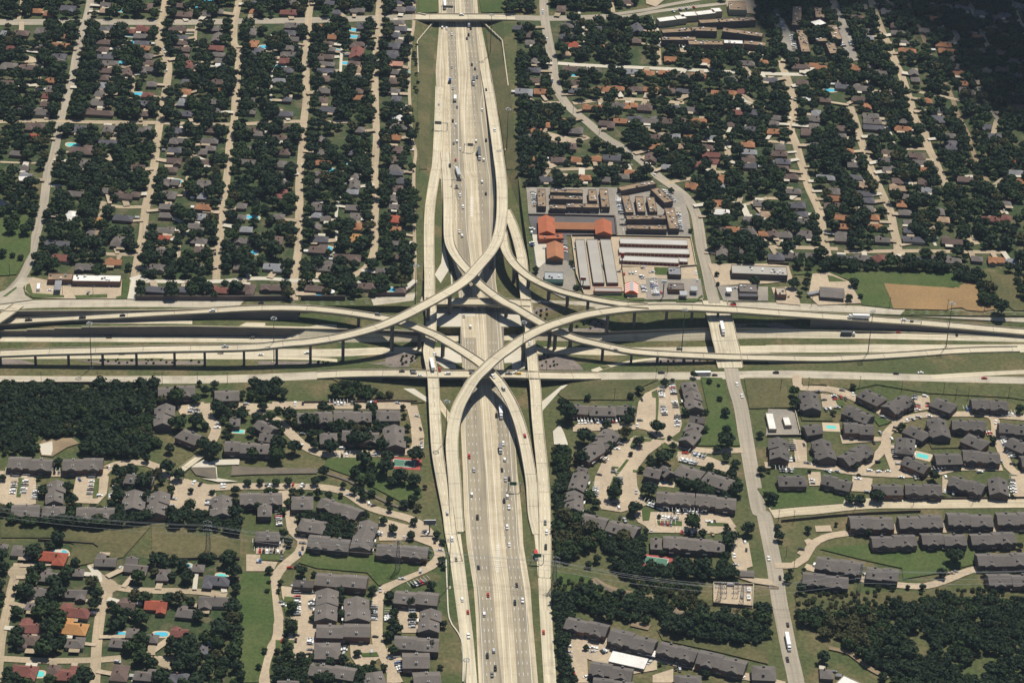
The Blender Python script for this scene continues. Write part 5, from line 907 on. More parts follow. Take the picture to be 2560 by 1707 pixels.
def pole(x,y,h,i):
    p=gp(x,y);r=empty('utility_pole',p,cat='pole',group='wooden utility poles');m=MB();m.cyl((0,0,-.3),(0,0,h),.2,'bark',6,.14);m.build('pole',r);m=MB();m.box(0,0,h-1,2.4,.16,.16,'bark');m.build('crossarm',r);later(r,'thin wooden pole along the '+i,'x')
for s,l in (('02 380,378 898,381 1420,385 1490,388 1812,384 2087,380','near frontage road at left'),('32 115,445 370,425 840,415 1225,455 1610,480 1720,530 1835,530 2205,520','grass above the clustered flats'),('31 400,1240 730,1228 1115,1258 1645,1277 1985,1290','tan field'),('22 1320,340 1425,290 940,530 315,300','near frontage road at right'),('33 95,80 235,90 235,540 165,410','lane of the terraces'),('20 800,1240 1090,1480 560,1050 1080,1550','winding street'),('32 800,1540 1335,1500 1880,1490','curving road below the clustered flats'),('01 855,1140 575,1140 90,960','strip mall')):
    for x,y in T(s): pole(x,y,10.5,l)
def gantry(x,y,span,h,label,cant=False,panels=((0,5,3),),mat='sign_green',rz=0):
    p=gp(x,y);r=empty('sign_gantry',p,rz,cat='road sign',label=label)
    for k,u in enumerate((-.5,.5) if not cant else (-.5,)):
        m=MB();m.cyl((0,0,-.3),(0,0,h),.3,'metal_gray',6);m.build('post',r,(u*span,0,0))
    m=MB()
    for dz in (0,1.1): m.box(0,0,h-1.2+dz,span,.25,.25,'metal_gray')
    for k in range(int(span/1.5)): m.cyl((-span/2+k*1.5,0,h-1.1),(-span/2+k*1.5+1.5,0,h),.07,'metal_gray',4)
    m.build('truss',r)
    for u,a,b in panels:
        m=MB();m.box(u,-.35,h-1.2-b*.25,a,.2,b,mat);m.build('sign_panel',r)
gantry(2350+1690,1195,13,8,'overhead sign frame above the left freeway lanes halfway up',panels=((-2,6,3.2),),mat='sign_back');gantry(2350+1955,1395,9,8,'overhead sign frame above the middle of the freeway',panels=((1,5,3),),mat='sign_back');gantry(2350+1760,125,13,8,'overhead sign frame on the freeway beyond the road bridge',panels=((0,10,2.6),),mat='sign_back')
gantry(2350+1840,1568+150,8,8,'overhead sign on an arm above the left freeway lanes',cant=True,panels=((2,4.5,3),),mat='sign_back');gantry(4700+230,4700+470,9,8,'big green overhead sign across the right frontage lanes',panels=((0,5.5,3),));gantry(4700+20,3136+1375,9,8,'green overhead sign above the right freeway lanes',panels=((-1,5,3),));gantry(2350*3+1310,1568+1450,16,8,'overhead sign frame over the far highway lanes at right',panels=((0,3,2.4),),mat='sign_back')
def billboard(x,y,h,a,b,label,mat,rz=0,cat='billboard'):
    p=gp(x,y);r=empty('billboard',p,rz,cat=cat,label=label);m=MB();m.cyl((0,0,-.3),(0,0,h),.45,'metal_dark',8);m.build('post',r);m=MB();m.box(0,0,h,a,.6,b,mat,top='lamp_white');m.build('sign_panel',r);m=MB();m.box(0,-.9,h-.3,a,1.2,.15,'metal_gray');m.build('catwalk',r)
billboard(2350+1592,4700+195,9,9,3.2,'dark billboard on one post beside the left frontage road','sign_back',.1);billboard(4700+650,1568+1075,8,4.5,2.4,'red shop sign on a post in front of the storage sheds','sign_red');billboard(4700+1385,1568+1165,15,4.5,1.6,'tall white and black pole sign over the used cars','lamp_white');billboard(4700+1005,1568+905,12,3.2,4.5,'tall red pole sign at the edge of the storage yard','sign_red')
def tower(x,y,h,label):
    p=gp(x,y);r=empty('transmission_tower',p,-.15,cat='transmission tower',group='lattice power line towers',label=label);m=MB();n=7
    def w_(t): return 1.25*(1-t)+.45
    cs=[(-1,-1),(1,-1),(1,1),(-1,1)]
    for k in range(n):
        t0,t1=k/n,(k+1)/n
        for i in range(4):
            a,b=cs[i],cs[(i+1)%4];P0=(a[0]*w_(t0),a[1]*w_(t0),h*t0);P1=(a[0]*w_(t1),a[1]*w_(t1),h*t1);Q0=(b[0]*w_(t0),b[1]*w_(t0),h*t0);Q1=(b[0]*w_(t1),b[1]*w_(t1),h*t1)
            m.cyl(P0,P1,.13,'metal_dark',4);m.cyl(P0,Q1,.06,'metal_dark',4);m.cyl(Q0,P1,.06,'metal_dark',4);m.cyl(P1,Q1,.06,'metal_dark',4)
    m.build('lattice',r)
    for f in (.68,.82,.95):
        m=MB();m.cyl((-3,0,h*f),(3,0,h*f),.16,'metal_gray',4);m.cyl((-3,0,h*f),(0,0,h*f+1.3),.1,'metal_gray',4);m.cyl((3,0,h*f),(0,0,h*f+1.3),.1,'metal_gray',4)
        for u in (-3,3): m.cyl((u,0,h*f),(u,0,h*f-1.6),.16,'lamp_white',5)
        m.build('crossarm',r)
    return p,h
TW=[tower(-120,4700+170,27,'lattice tower at the left edge above the grass strip'),tower(1912,4700+352,27,'lattice tower on the grass below the flats beside the creek'),tower(2350+1300,4700+545,28,'lattice tower on the lawn above the white-chimney flats'),tower(4700+385,4700+690,28,'lattice tower hidden at the edge of the right frontage road'),tower(4700+1895,4700+815,17,'lattice tower inside the substation, left'),tower(4700+2100,4700+860,19,'lattice tower inside the substation, right'),tower(7050+808,4700+890,40,'tallest lattice tower, standing in the scrub at lower right'),tower(7050+3600,4700+800,40,'lattice tower beyond the right edge')]
for a,b in ((0,1),(1,2),(2,3),(3,4),(5,6),(6,7)):
    for f,u in ((.68,-3),(.82,3),(.95,-3),(.68,3)):
        A=TW[a][0]+Vector((0,u,TW[a][1]*f-1.6));B=TW[b][0]+Vector((0,u,TW[b][1]*f-1.6));m=MB();N_=14;sag=(B-A).length*.02
        pts=[A.lerp(B,k/N_)-Vector((0,0,sag*4*(k/N_)*(1-k/N_))) for k in range(N_+1)]
        for k in range(N_): m.cyl(pts[k]-A,pts[k+1]-A,.085,'metal_gray',4)
        o=m.build('power_line',loc=A);tag(o,cat='power line',group='sagging power lines');later(o,'thin sagging cable between lattice towers along the lower grass strip','y')
# substation gear
for i,(x,y) in enumerate(T('23 1945,700 1945,745 1945,790 2050,700 2050,745 2050,790')):
    p=gp(x,y);r=empty('switch_rack',p,cat='switchgear',group='steel racks of the substation')
    for u in (-1.6,1.6): m=MB();m.box(0,0,0,.3,.3,5,'metal_gray');m.build('post',r,(u,0,0))
    m=MB();m.box(0,0,5,4.4,.4,.4,'metal_gray');[m.cyl((u,0,5.3),(u,0,6.4),.18,'metal_dark',5) for u in (-1.6,0,1.6)];m.build('busbar',r);later(r,'steel switch rack standing on the substation gravel','y')
for x,y,a,b,l,mt in ((2005,680,5.5,3,'blue-grey control cabin at the top of the substation','roof_l'),(2172,730,2.6,4.5,'upper white transformer box in the substation','lamp_white'),(2172,800,2.6,5,'lower white transformer box in the substation','lamp_white'),(2110,790,1.8,4,'grey transformer left of the white boxes','metal_gray')):
    p=gp(4700+x,4700+y);r=empty('transformer_box',p,cat='substation box',label=l);m=MB();m.box(0,0,-.1,a,b,2.6,mt,tx=.96,ty=.96);m.build('casing',r);m=MB();m.box(0,0,2.5,a*.7,b*.3,.5,'metal_gray');m.build('bushing',r)
# satellite-dish like round tank cover by the noise wall
p=gp(2350+690,1568+1130);r=empty('round_tank_cover',p,label='round white tank cover like a satellite dish behind the short noise wall',cat='tank_cover');m=MB();m.cyl((0,0,2.4),(0,0,4.2),3.2,'lamp_white',10,.3);m.build('roof',r);m=MB();m.cyl((0,0,0),(0,0,2.5),.2,'bark');m.build('post',r)
# ---------------------------------------------------------------- vehicles
def car_mesh(c,kind):
    m=MB();pa='car_'+c
    L,W_,h1,h2=(4.7,1.85,.85,1.42) if kind==0 else (5.0,1.95,1.0,1.78) if kind==1 else (5.6,2.0,.95,1.8)
    m.box(0,0,.28,L,W_,h1-.28,pa,tx=.97,ty=.94)
    if kind==0: m.box(-.2,0,h1,2.7,W_*.93,h2-h1,'window_glass',top=pa,tx=.62,ty=.84)
    elif kind==1: m.box(-.55,0,h1,3.5,W_*.93,h2-h1,'window_glass',top=pa,tx=.82,ty=.86)
    else:
        m.box(.35,0,h1,1.9,W_*.93,h2-h1,'window_glass',top=pa,tx=.75,ty=.86)
        m.box(-1.75,W_*.46,h1,1.9,.12,.25,pa);m.box(-1.75,-W_*.46,h1,1.9,.12,.25,pa);m.box(-2.72,0,h1,.12,W_*.9,.25,pa)
    for u in (-.31,.31):
        for v in (-1,1): m.cyl((u*L,v*(W_/2-.22),.33),(u*L,v*(W_/2+.01),.33),.33,'tyre',8)
    return m
CM={}
def car_data(c,k):
    if (c,k) not in CM:
        o=car_mesh(c,k).build('car');CM[(c,k)]=o.data;bpy.data.objects.remove(o)
    return CM[(c,k)]
def road_pose(gx,gy,names=None):
    # nearest carriageway point for a picked position; raised decks are intersected at their own height
    best=None
    f=gp(gx,gy)
    for P,D,w_,nm,st in ROADS:
        if nm in('alley','creek_bed','footpath','dirt_track'):continue
        for i in range(0,len(P),2):
            p=P[i];q=at(gx,gy,p.z) if nm in('flyover_ramp','road_bridge','frontage_road') else f
            d=(q.x-p.x)**2+(q.y-p.y)**2
            if d<(w_*.62)**2+9:
                sc=d-(p.z*4 if nm in('flyover_ramp','road_bridge','frontage_road') else 0)
                if best is None or sc<best[0]:
                    z=p.z if nm in('flyover_ramp','road_bridge') or (nm=='frontage_road' and abs(p.z-gz(q.x,q.y))>.4 and p.z>.3) else gz(q.x,q.y)
                    best=(sc,q,D[i],z,nm)
    return best
MP=spline([at(a+(b-a)*.5,y,.1) for y,a,b in MAIN],8);MD=tangents(MP)
def zone(gx,gy):
    if gy<1568+1150:return 'far freeway stretch above the junction'
    if gy<3136+450:return 'junction roads'
    if gx<6700:return 'near freeway stretch below the junction'
    return 'wide street at lower right'
VEH="""10 1710,262,w 1750,270,w 1797,322,w 1972,270,d 1952,330,d 1936,362,d 1982,600,d 2010,640,d 2030,718,d 1798,624,w 1808,818,w 1678,962,w 1846,990,g 2075,1015,w 2113,830,d 1807,1117,d 1834,1152,w 2192,1200,w 2112,1295,d 2020,1303,w 1845,1306,w 1815,1322,g 1875,1374,w 2027,1422,d 2090,1476,w 1832,1476,r 1780,1528,d 1843,1560,w 1888,145,w
11 1843,150,g 1875,232,w 2075,110,w 2110,218,d 1902,340,w 1867,565,w 1892,605,w 1908,1340,w 1968,1438,w 2210,1535,w 2158,1555,w 1120,1325,g 45,1222,d
12 1918,20,r 1985,45,d 1637,118,w 1340,280,d 1438,278,d 1447,294,d 1505,316,w 1685,262,r 1760,298,w 1985,293,d 2320,297,d 2175,325,w 2270,435,w 2208,683,d 2270,942,w 2282,1090,w 1957,1060,r 2000,1185,w 2257,1183,d 2290,1270,w 2325,1265,d 1980,1410,w 2307,1428,w 2278,1468,d 2322,1525,w 45,125,w 470,110,w
13 1755,15,w 2033,55,d 2305,145,w 1800,252,w 1837,437,d 2042,512,d 2325,305,w 1893,807,w 2130,765,r 1945,922,r 2095,943,w 1950,1140,w 2182,1278,w 2124,1325,d 2197,1437,d 2168,1497,d
23 305,100,d 317,190,w 310,325,d 43,675,d 27,838,d 97,818,w 290,1107,r
01 262,1375,d 757,1352,d 1125,1332,d 1950,1290,w 1000,1532,d 2315,1537,d
02 1118,117,w 2025,107,w 2068,50,w
21 263,1215,d 2032,1225,d 2028,1243,r 1315,45,w
22 952,83,d 1537,72,d 1370,290,d 1860,312,d 2065,397,w 2110,505,w 118,870,r 40,290,w 60,297,y 160,20,w
31 1243,1372,w 1200,1492,r 1730,1507,d
32 72,290,d 1175,298,d 1400,290,w 1985,340,r
33 110,612,d 180,1040,d 178,1360,d 5,430,w
20 282,105,w 283,128,w 320,363,w 365,757,u
00 1530,655,w 810,130,d 1505,460,w
01 1340,575,d 1350,525,d 2045,155,d 2030,265,d 1985,670,d 1975,768,d
11 1122,280,w 1037,835,w"""
NC=0
def put_car(c,k,x,y,z,rz,label,axis,group):
    global NC
    o=bpy.data.objects.new('car',car_data(c,k));COL.objects.link(o);o.location=(x,y,z+.06);o.rotation_euler=(0,0,rz);o['category']='car';o['group']=group
    later(o,label,axis);NC+=1
rv=random.Random(5)
for x,y,c in T(VEH):
    b=road_pose(x,y)
    if b: _,q,d,z,nm=b
    else:
        q=gp(x,y);i=min(range(len(MP)),key=lambda k:(MP[k].x-q.x)**2+(MP[k].y-q.y)**2);d=MD[i];z=q.z
    on_main=abs(q.z)<.5 and b is None
    z=max(z,.17 if on_main else z)
    if c=='w' and rv.random()<.3:c='s'
    if c=='d' and rv.random()<.3:c='g'
    put_car(c,rv.choice((0,0,1,1,2)),q.x,q.y,z+.06,math.atan2(d.y,d.x)+(math.pi if rv.random()<.5 else 0),CARC[c][0]+' car driving on the '+zone(x,y),'y','moving cars on the '+zone(x,y))
def truck(name,x,y,L,col_,label,cat,flip=False,zadd=0,bus=False):
    b=road_pose(x,y)
    if b: _,q,d,z,nm=b
    else:
        q=gp(x,y);i=min(range(len(MP)),key=lambda k:(MP[k].x-q.x)**2+(MP[k].y-q.y)**2);d=MD[i];z=q.z+.1
    rz=math.atan2(d.y,d.x)+(math.pi if flip else 0);r=empty(name,(q.x,q.y,z+.1),rz,cat=cat,label=label)
    if bus:
        m=MB();m.box(0,0,.4,L,2.5,2.7,col_,tx=.98,ty=.95);m.build('body',r);m=MB();m.box(.2,0,1.6,L*.92,2.54,.9,'window_glass');m.build('window_band',r)
        wh=((-.32,),(.32,))
    else:
        cl=3.2 if L>12 else 2.2;tl=L-cl-.7
        m=MB();m.box(-L/2+tl/2,0,1.1,tl,2.55,2.9,col_,top='lamp_white' if col_=='lamp_white' else col_);m.build('trailer',r)
        m=MB();m.box(L/2-cl/2,0,.6,cl,2.4,1.5,'car_w' if col_!='car_w' else 'car_s');m.box(L/2-cl*.62,0,2.1,cl*.7,2.35,1.2,'car_w',tx=.8,ty=.9);m.build('cab',r)
        m=MB();m.box(L/2-cl*.3,0,2.0,.5,2.2,.8,'window_glass');m.build('windscreen',r);m=MB();m.box(-.5,0,.75,L*.8,1.2,.35,'metal_dark');m.build('chassis',r)
        wh=((-.42,),(-.33,),(.2,),(.38,))
    for (u,) in wh:
        for v in (-1,1):
            m=MB();m.cyl((0,-.15,0),(0,.15,0),.5,'tyre',8);m.build('wheel',r,(u*L,v*1.1,.5))
truck('semi_truck',2350+1733,58,19,'lamp_white','white semi truck on the freeway beyond the road bridge','truck',True);truck('semi_truck',2350+2050,1430,20,'metal_dark','dark car-carrier truck on the right freeway lanes','truck');truck('box_truck',2350+1828,920,10,'lamp_white','white box truck on the left freeway lanes','truck',True);truck('box_truck',2350+1998,765,13,'metal_dark','black truck with a white cab on the far right freeway lanes','truck');truck('box_truck',2350+1953,240,9,'car_s','silver truck just out of the road bridge shadow','truck');truck('box_truck',2350+1780,755,7,'car_u','blue and white van on the left freeway lanes','truck',True)
truck('semi_truck',2350+1850,1568+30,17,'car_s','silver semi truck with blue cab above the overhead sign arm','truck',True);truck('semi_truck',2350+1615,3136+225,17,'lamp_white','white semi truck waiting at the left junction crossing','truck',True);truck('box_truck',2350+2247,3136+670,15,'lamp_white','white truck on the near freeway beside the curving flyover','truck');truck('box_truck',2350+2243,3136+1000,10,'sign_back','dark green-grey truck on the near right freeway lanes','truck');truck('box_truck',4700+220,4700+415,8,'sign_red','reddish truck under the big green overhead sign','truck')
truck('semi_truck',4700+1930,1568+1465,17,'lamp_white','white semi truck alone on the plain street bridge','truck');truck('semi_truck',7050+830,1568+1357,18,'lamp_white','white semi truck on the right flyover road','truck',True);truck('semi_truck',7050+733,1568+1513,12,'metal_dark','dark tank truck on the far highway lanes at right','truck');truck('semi_truck',7050+182,4700+1210,18,'lamp_white','white semi truck on the wide street near the bottom','truck')
truck('bus',4700+1750,3136+305,13,'lamp_white','long white bus on the near frontage road at right','bus',bus=True);truck('bus',355,1568+1088,9,'lamp_white','white bus parked by the strip mall','bus',bus=True)
# parked cars
ROWS="""02 90,1200,460,1200,8 480,1205,640,1207,4 140,1280,110,1410,5 240,1270,210,1410,4 335,1370,310,1450,4 845,1270,820,1420,4 1030,1400,1025,1460,3 1755,620,1750,650,2 1805,632,1800,655,2 2000,762,1995,795,2 1888,760,1885,800,3 1780,1300,1840,1315,2 1915,1460,1905,1510,3 2035,1330,2060,1330,2
12 360,575,430,575,2 710,575,830,575,4 880,570,900,570,2 1020,565,1110,565,4 100,1320,125,1325,2 420,1325,442,1327,2 207,1500,205,1550,4 730,1048,850,1052,3
13 207,40,215,130,5 5,292,240,297,6 20,370,250,372,7 15,458,40,458,2 510,815,512,905,4 380,770,380,960,8 500,1160,495,1225,4 495,1268,490,1310,2 375,1335,455,1340,4 812,1240,808,1275,3 1088,865,1083,1000,6 1212,935,1210,1005,4 1432,900,1435,1070,8 1135,190,1130,225,3 1360,237,1410,240,2 1530,180,1585,200,3 1430,682,1555,640,5 1300,1380,1330,1475,5 240,1190,265,1190,2
22 600,745,1000,740,14 1370,455,1380,520,4 1470,410,1485,495,5 1490,550,1505,622,3 1383,590,1405,690,4 1520,680,1515,790,5 870,1075,830,1112,4 770,1340,760,1430,4 1655,1035,1770,1070,7 1545,1085,1700,1125,9 985,1250,990,1320,3 1245,1492,1400,1540,7
23 1470,8,1750,10,8 1370,50,1530,75,6 1360,112,1470,120,4 1540,190,1700,205,5 670,1150,720,1165,3 512,1200,516,1240,2 525,1290,525,1330,2 895,1215,1100,1260,7 825,1292,862,1280,4 1240,1375,1265,1385,2 1435,1340,1460,1350,2 1670,1405,1770,1425,4 1870,1460,1980,1480,5 2080,1510,2130,1530,3
32 600,495,620,545,3 530,630,570,625,2 850,530,910,550,3 1348,505,1345,530,2 1375,580,1370,640,3 1470,575,1475,600,2 1820,630,1980,632,9 2070,665,2260,675,6 1178,800,1165,825,2 740,868,765,868,2 222,945,235,1005,3 50,1090,250,1090,8 1155,990,1175,1075,4 100,1185,230,1190,5 402,1275,405,1305,2 1430,1200,1590,1180,5 2025,830,2040,870,3 2145,885,2235,1070,9 2240,1270,2255,1400,5 1335,1255,1420,1248,3 1640,1160,1780,1148,3
33 1055,135,1130,140,3 1895,115,1970,112,3 2265,110,2295,115,2 520,510,610,530,4 1945,495,2260,487,6
21 192,200,210,340,8 390,380,800,385,14 972,260,1003,410,12 1010,455,1015,505,2 1380,180,1490,300,6 1520,385,1548,570,11 1050,568,1380,572,13 183,670,186,692,2 480,690,485,760,4 1190,895,1212,895,2 1065,945,1150,948,3 1200,1060,1215,1120,6 1300,1000,1330,1150,14 1285,1010,1312,1155,8 560,880,565,915,3 1185,970,1200,1000,3
01 645,1048,698,1057,2 1000,1065,1042,1065,3
30 215,330,245,470,7 60,100,150,300,6 660,400,700,440,4 750,380,770,430,4 710,480,715,520,2
20 1450,118,1700,70,4 1560,450,1660,455,4"""
SING="""02 915,1420 1000,1160 985,1160 1590,1345 1595,1450 1580,1515 2110,580 2150,580 2260,580 730,1275 1040,1340 12 1478,690 1510,808 1520,897 1518,940 1520,970 790,985 1095,1045 425,855 180,755 240,805 420,962 340,1320 950,1460 1035,1492 1080,1512 850,1410 1300,570 13 500,745 525,750 235,835 255,860 275,1000 270,1135 370,1135 365,1185 805,1305 1095,1150 1240,215 1280,220 1645,260 1640,280 1690,355 1550,480 1245,1340 950,1420 430,290 428,340 405,388 235,430 310,515 370,505 1340,618 1510,550 1140,720 345,670 480,695 1060,1290 22 1190,540 1175,730 1150,775 1000,950 960,990 930,1185 935,1205 800,1228 940,1500 980,1530 1590,1030 1140,1385 1350,1095 23 1810,95 1860,95 1720,140 1840,205 1280,180 2140,285 2150,355 2040,405 2055,490 990,60 1035,80 1165,145 565,1120 535,1395 550,1490 730,1250 740,1285 780,1260 1520,1370 1595,1385 1500,1440 1540,1450 680,1515 32 460,465 515,543 635,610 670,515 712,530 680,455 780,490 985,595 1020,610 1060,630 1440,508 1055,700 1480,690 1380,700 1320,715 1275,730 1135,900 1030,840 880,868 970,930 330,955 360,1120 470,1095 580,1100 630,1105 690,1125 1010,1110 1195,1130 930,1190 1015,1200 1100,1195 540,1190 575,1195 635,1195 825,1265 1225,1250 910,1385 1870,1140 1965,1145 2070,1145 1630,1250 1675,1295 1625,1380 1695,1405 1945,1200 2250,1130 2130,835 2090,745 2120,1100 33 765,160 1310,130 1365,120 1765,118 2330,190 305,350 425,490 660,540 720,545 890,580 1010,600 1120,625 1710,555 1680,565 605,1470 21 185,540 180,575 525,565 545,567 710,565 775,570 310,720 320,795 380,840 1030,958 1285,938 1370,1130 1690,945 1700,1015 585,725 845,905 845,885 2045,1085 31 180,1098 190,1160 01 848,1060 810,1130 460,1105 03 350,340 1005,845 1080,1380 1105,520 300,650"""
LOTN=(('car park of the flats above the creek',-999,2350*2,3136,3136+1100),('car park of the flats below the creek',-999,2350+700,3136+1100,4700+250),('white-chimney flats',2350,4700,4700,9000),('flats above the bottom left lawns',-999,4700,3136,4700+480),('cul-de-sacs at lower left',-999,2350,4700,9000),('curving car park',4700,6700,3136,4700+600),('car park with the white carports',4700,7050,4700+600,9000),('clustered flats',6700,9999,3136,4700),('terraces',6700,9999,4700,9000),('motel and brown flats',4700,5640,1568,1568+620),('brown flats by the street',5640,6500,1568,1568+620),('used car yard and shops',4700,7000,1568+620,3136),('strip mall',-999,2350,1568,3136))
def lotname(gx,gy):
    for n,a,b,c,d in LOTN:
        if a<=gx<b and c<=gy<d:return n
    return 'blocks at the top'
PK=[]
for x1,y1,x2,y2,n in T(ROWS,2):
    a=gp(x1,y1);b=gp(x2,y2);d=b-a;rz=math.atan2(d.y,d.x)+math.pi/2
    n=int(n)
    for k in range(n):
        t=(k+.5)/n if n>2 else k/max(n-1,1)
        p=a.lerp(b,t);jit=rv.gauss(0,.12);PK.append((p.x,p.y,p.z,rz+rv.gauss(0,.03)+(math.pi if rv.random()<.5 else 0),x1+(x2-x1)*t,y1+(y2-y1)*t))
for x,y in T(SING):
    p=gp(x,y);PK.append((p.x,p.y,p.z,rv.choice((0,math.pi/2))+rv.gauss(0,.2),x,y))
PK.sort(key=lambda t:t[1])
cs=MB();CV=[];
for i,(x,y,z,rz,gx,gy) in enumerate(PK):
    c=rv.choice('wwwwwwsssssdddddgggrutwsd');k=rv.choice((0,0,1,1,2));occ_disc(x,y,2.2)
    if NC<300: put_car(c,k,x,y,z+.2,rz,CARC[c][0]+' car parked at the '+lotname(gx,gy),'x','parked cars at the '+lotname(gx,gy))
    else:
        mm=car_mesh(c,k);M=Matrix.Translation((x,y,z+.25))@Matrix.Rotation(rz,4,'Z');cs.M=M;n=len(cs.v)
        for v in mm.v: cs.v.append(tuple(M@Vector(v)));cs.uv.append((0,0))
        for f,mi in zip(mm.f,mm.m): cs.f.append(tuple(n+j for j in f));cs.m.append(cs.mi(mm.mats[mi]))
cs.build('distant_cars',kind='stuff',label='remaining small parked cars of the farther car parks',cat='cars')
# parking bay lines
for x1,y1,x2,y2,n in T(ROWS,2):
    a=gp(x1,y1);b=gp(x2,y2);d=(b-a);L=d.length
    if L<8:continue
    d.normalize();nn=Vector((-d.y,d.x,0));m_=int(L/2.75)
    for k in range(-1,m_+2):
        p=a+d*(k*2.75);pm.add([(q.x,q.y,gz(q.x,q.y)+1.02*LAY[0]) for q in (p+nn*2.6-d*.09,p-nn*2.6-d*.09,p-nn*2.6+d*.09,p+nn*2.6+d*.09)],[(0,1,2,3)],'paint_white')
# ---------------------------------------------------------------- trees
rt_=np.random.RandomState(4)
def crown_np(seed,nq=210,shape=0):
    R=np.random.RandomState(seed);nl=9 if shape<2 else 7
    lob=[]
    for i in range(nl):
        a=2*math.pi*i/nl*1.62+R.rand()*.8;rr=(0 if i==0 else .38+.27*R.rand());zz=.95+(.30 if i==0 else .22*(R.rand()-.45)) if shape!=2 else .5+1.5*i/nl
        if shape==2: rr=.28*R.rand()
        lob.append((rr*math.cos(a),rr*math.sin(a),zz,(.50 if i==0 else .34+.16*R.rand())))
    lob=np.array(lob);V=[];Fq=[]
    per=nq//nl
    for lx,ly,lz,lr in lob:
        d=R.normal(size=(per,3));d/=np.linalg.norm(d,axis=1)[:,None];d[:,2]=np.where(d[:,2]<-.35,-d[:,2],d[:,2])
        c=np.stack([lx+d[:,0]*lr,ly+d[:,1]*lr,lz+d[:,2]*lr*.86],1)*(1+R.normal(size=(per,1))*.045)
        n=d+R.normal(size=d.shape)*.26;n/=np.linalg.norm(n,axis=1)[:,None]
        t=np.cross(n,R.normal(size=n.shape));t/=np.linalg.norm(t,axis=1)[:,None];b=np.cross(n,t)
        s=(.105+.07*R.rand(per))[:,None];s2=s*(.6+.5*R.rand(per)[:,None])
        k=len(V)*0
        for q in np.stack([c-t*s-b*s2,c+t*s-b*s2*.7,c+t*s*.8+b*s2,c-t*s*.9+b*s2*.9],1): V.extend(q)
    nqd=len(V)//4;Fq=[(4*i,4*i+1,4*i+2,4*i+3) for i in range(nqd)]
    # inner shaded mass so that the crown is not see-through everywhere
    ico=[(0,0,-1),(.72,-.53,-.45),(-.28,-.85,-.45),(-.89,0,-.45),(-.28,.85,-.45),(.72,.53,-.45),(.28,-.85,.45),(-.72,-.53,.45),(-.72,.53,.45),(.28,.85,.45),(.89,0,.45),(0,0,1)]
    ifc=[(0,1,2),(1,0,5),(0,2,3),(0,3,4),(0,4,5),(1,5,10),(2,1,6),(3,2,7),(4,3,8),(5,4,9),(1,10,6),(2,6,7),(3,7,8),(4,8,9),(5,9,10),(6,10,11),(7,6,11),(8,7,11),(9,8,11),(10,9,11)]
    tri=[]
    for lx,ly,lz,lr in lob:
        n0=len(V)
        for p in ico: V.append(np.array([lx+p[0]*lr*.84,ly+p[1]*lr*.84,lz+p[2]*lr*.72]))
        tri+= [(n0+a,n0+b,n0+c) for a,b,c in ifc]
    return np.array(V,dtype=np.float32),Fq,tri
PROTO=[crown_np(s,230,sh) for s,sh in ((1,0),(2,0),(3,1),(4,0),(5,1),(6,0),(7,2))]
LEAF=['leaf_dark','leaf_mid','leaf_olive']
PMESH={}
def pmesh(k,mat):
    if (k,mat) not in PMESH:
        V,Q,Tn=PROTO[k];me=bpy.data.meshes.new('crown');me.from_pydata(V.tolist(),[],Q+Tn);me.materials.append(MATS[mat]);me.update();PMESH[(k,mat)]=me
    return PMESH[(k,mat)]
tm=MB();tm.cyl((0,0,-.05),(0,0,.75),.07,'bark',6,.04);tm.cyl((0,0,.4),(.32,.1,.85),.035,'bark',5,.02);tm.cyl((0,0,.45),(-.28,.2,.9),.035,'bark',5,.02);_t=tm.build('trunk');TRUNK=_t.data;bpy.data.objects.remove(_t)
TREES=[]   # x,y,z,r,proto,mat,woods
TG={}
def tree_ok(x,y,r,f):
    i,j=int(x//8),int(y//8)
    for a in range(i-2,i+3):
        for b in range(j-2,j+3):
            for (u,v,q) in TG.get((a,b),()):
                if (u-x)**2+(v-y)**2<((q+r)*f)**2:return False
    return True
def add_tree(x,y,r,mat=None,ind=False,proto=None):
    z=gz(x,y);TREES.append((x,y,z,r,rt_.randint(6) if proto is None else proto,mat or ('leaf_dark','leaf_mid','leaf_olive')[int(np.searchsorted((.70,.95,1.01),rt_.rand()))],ind));TG.setdefault((int(x//8),int(y//8)),[]).append((x,y,r))
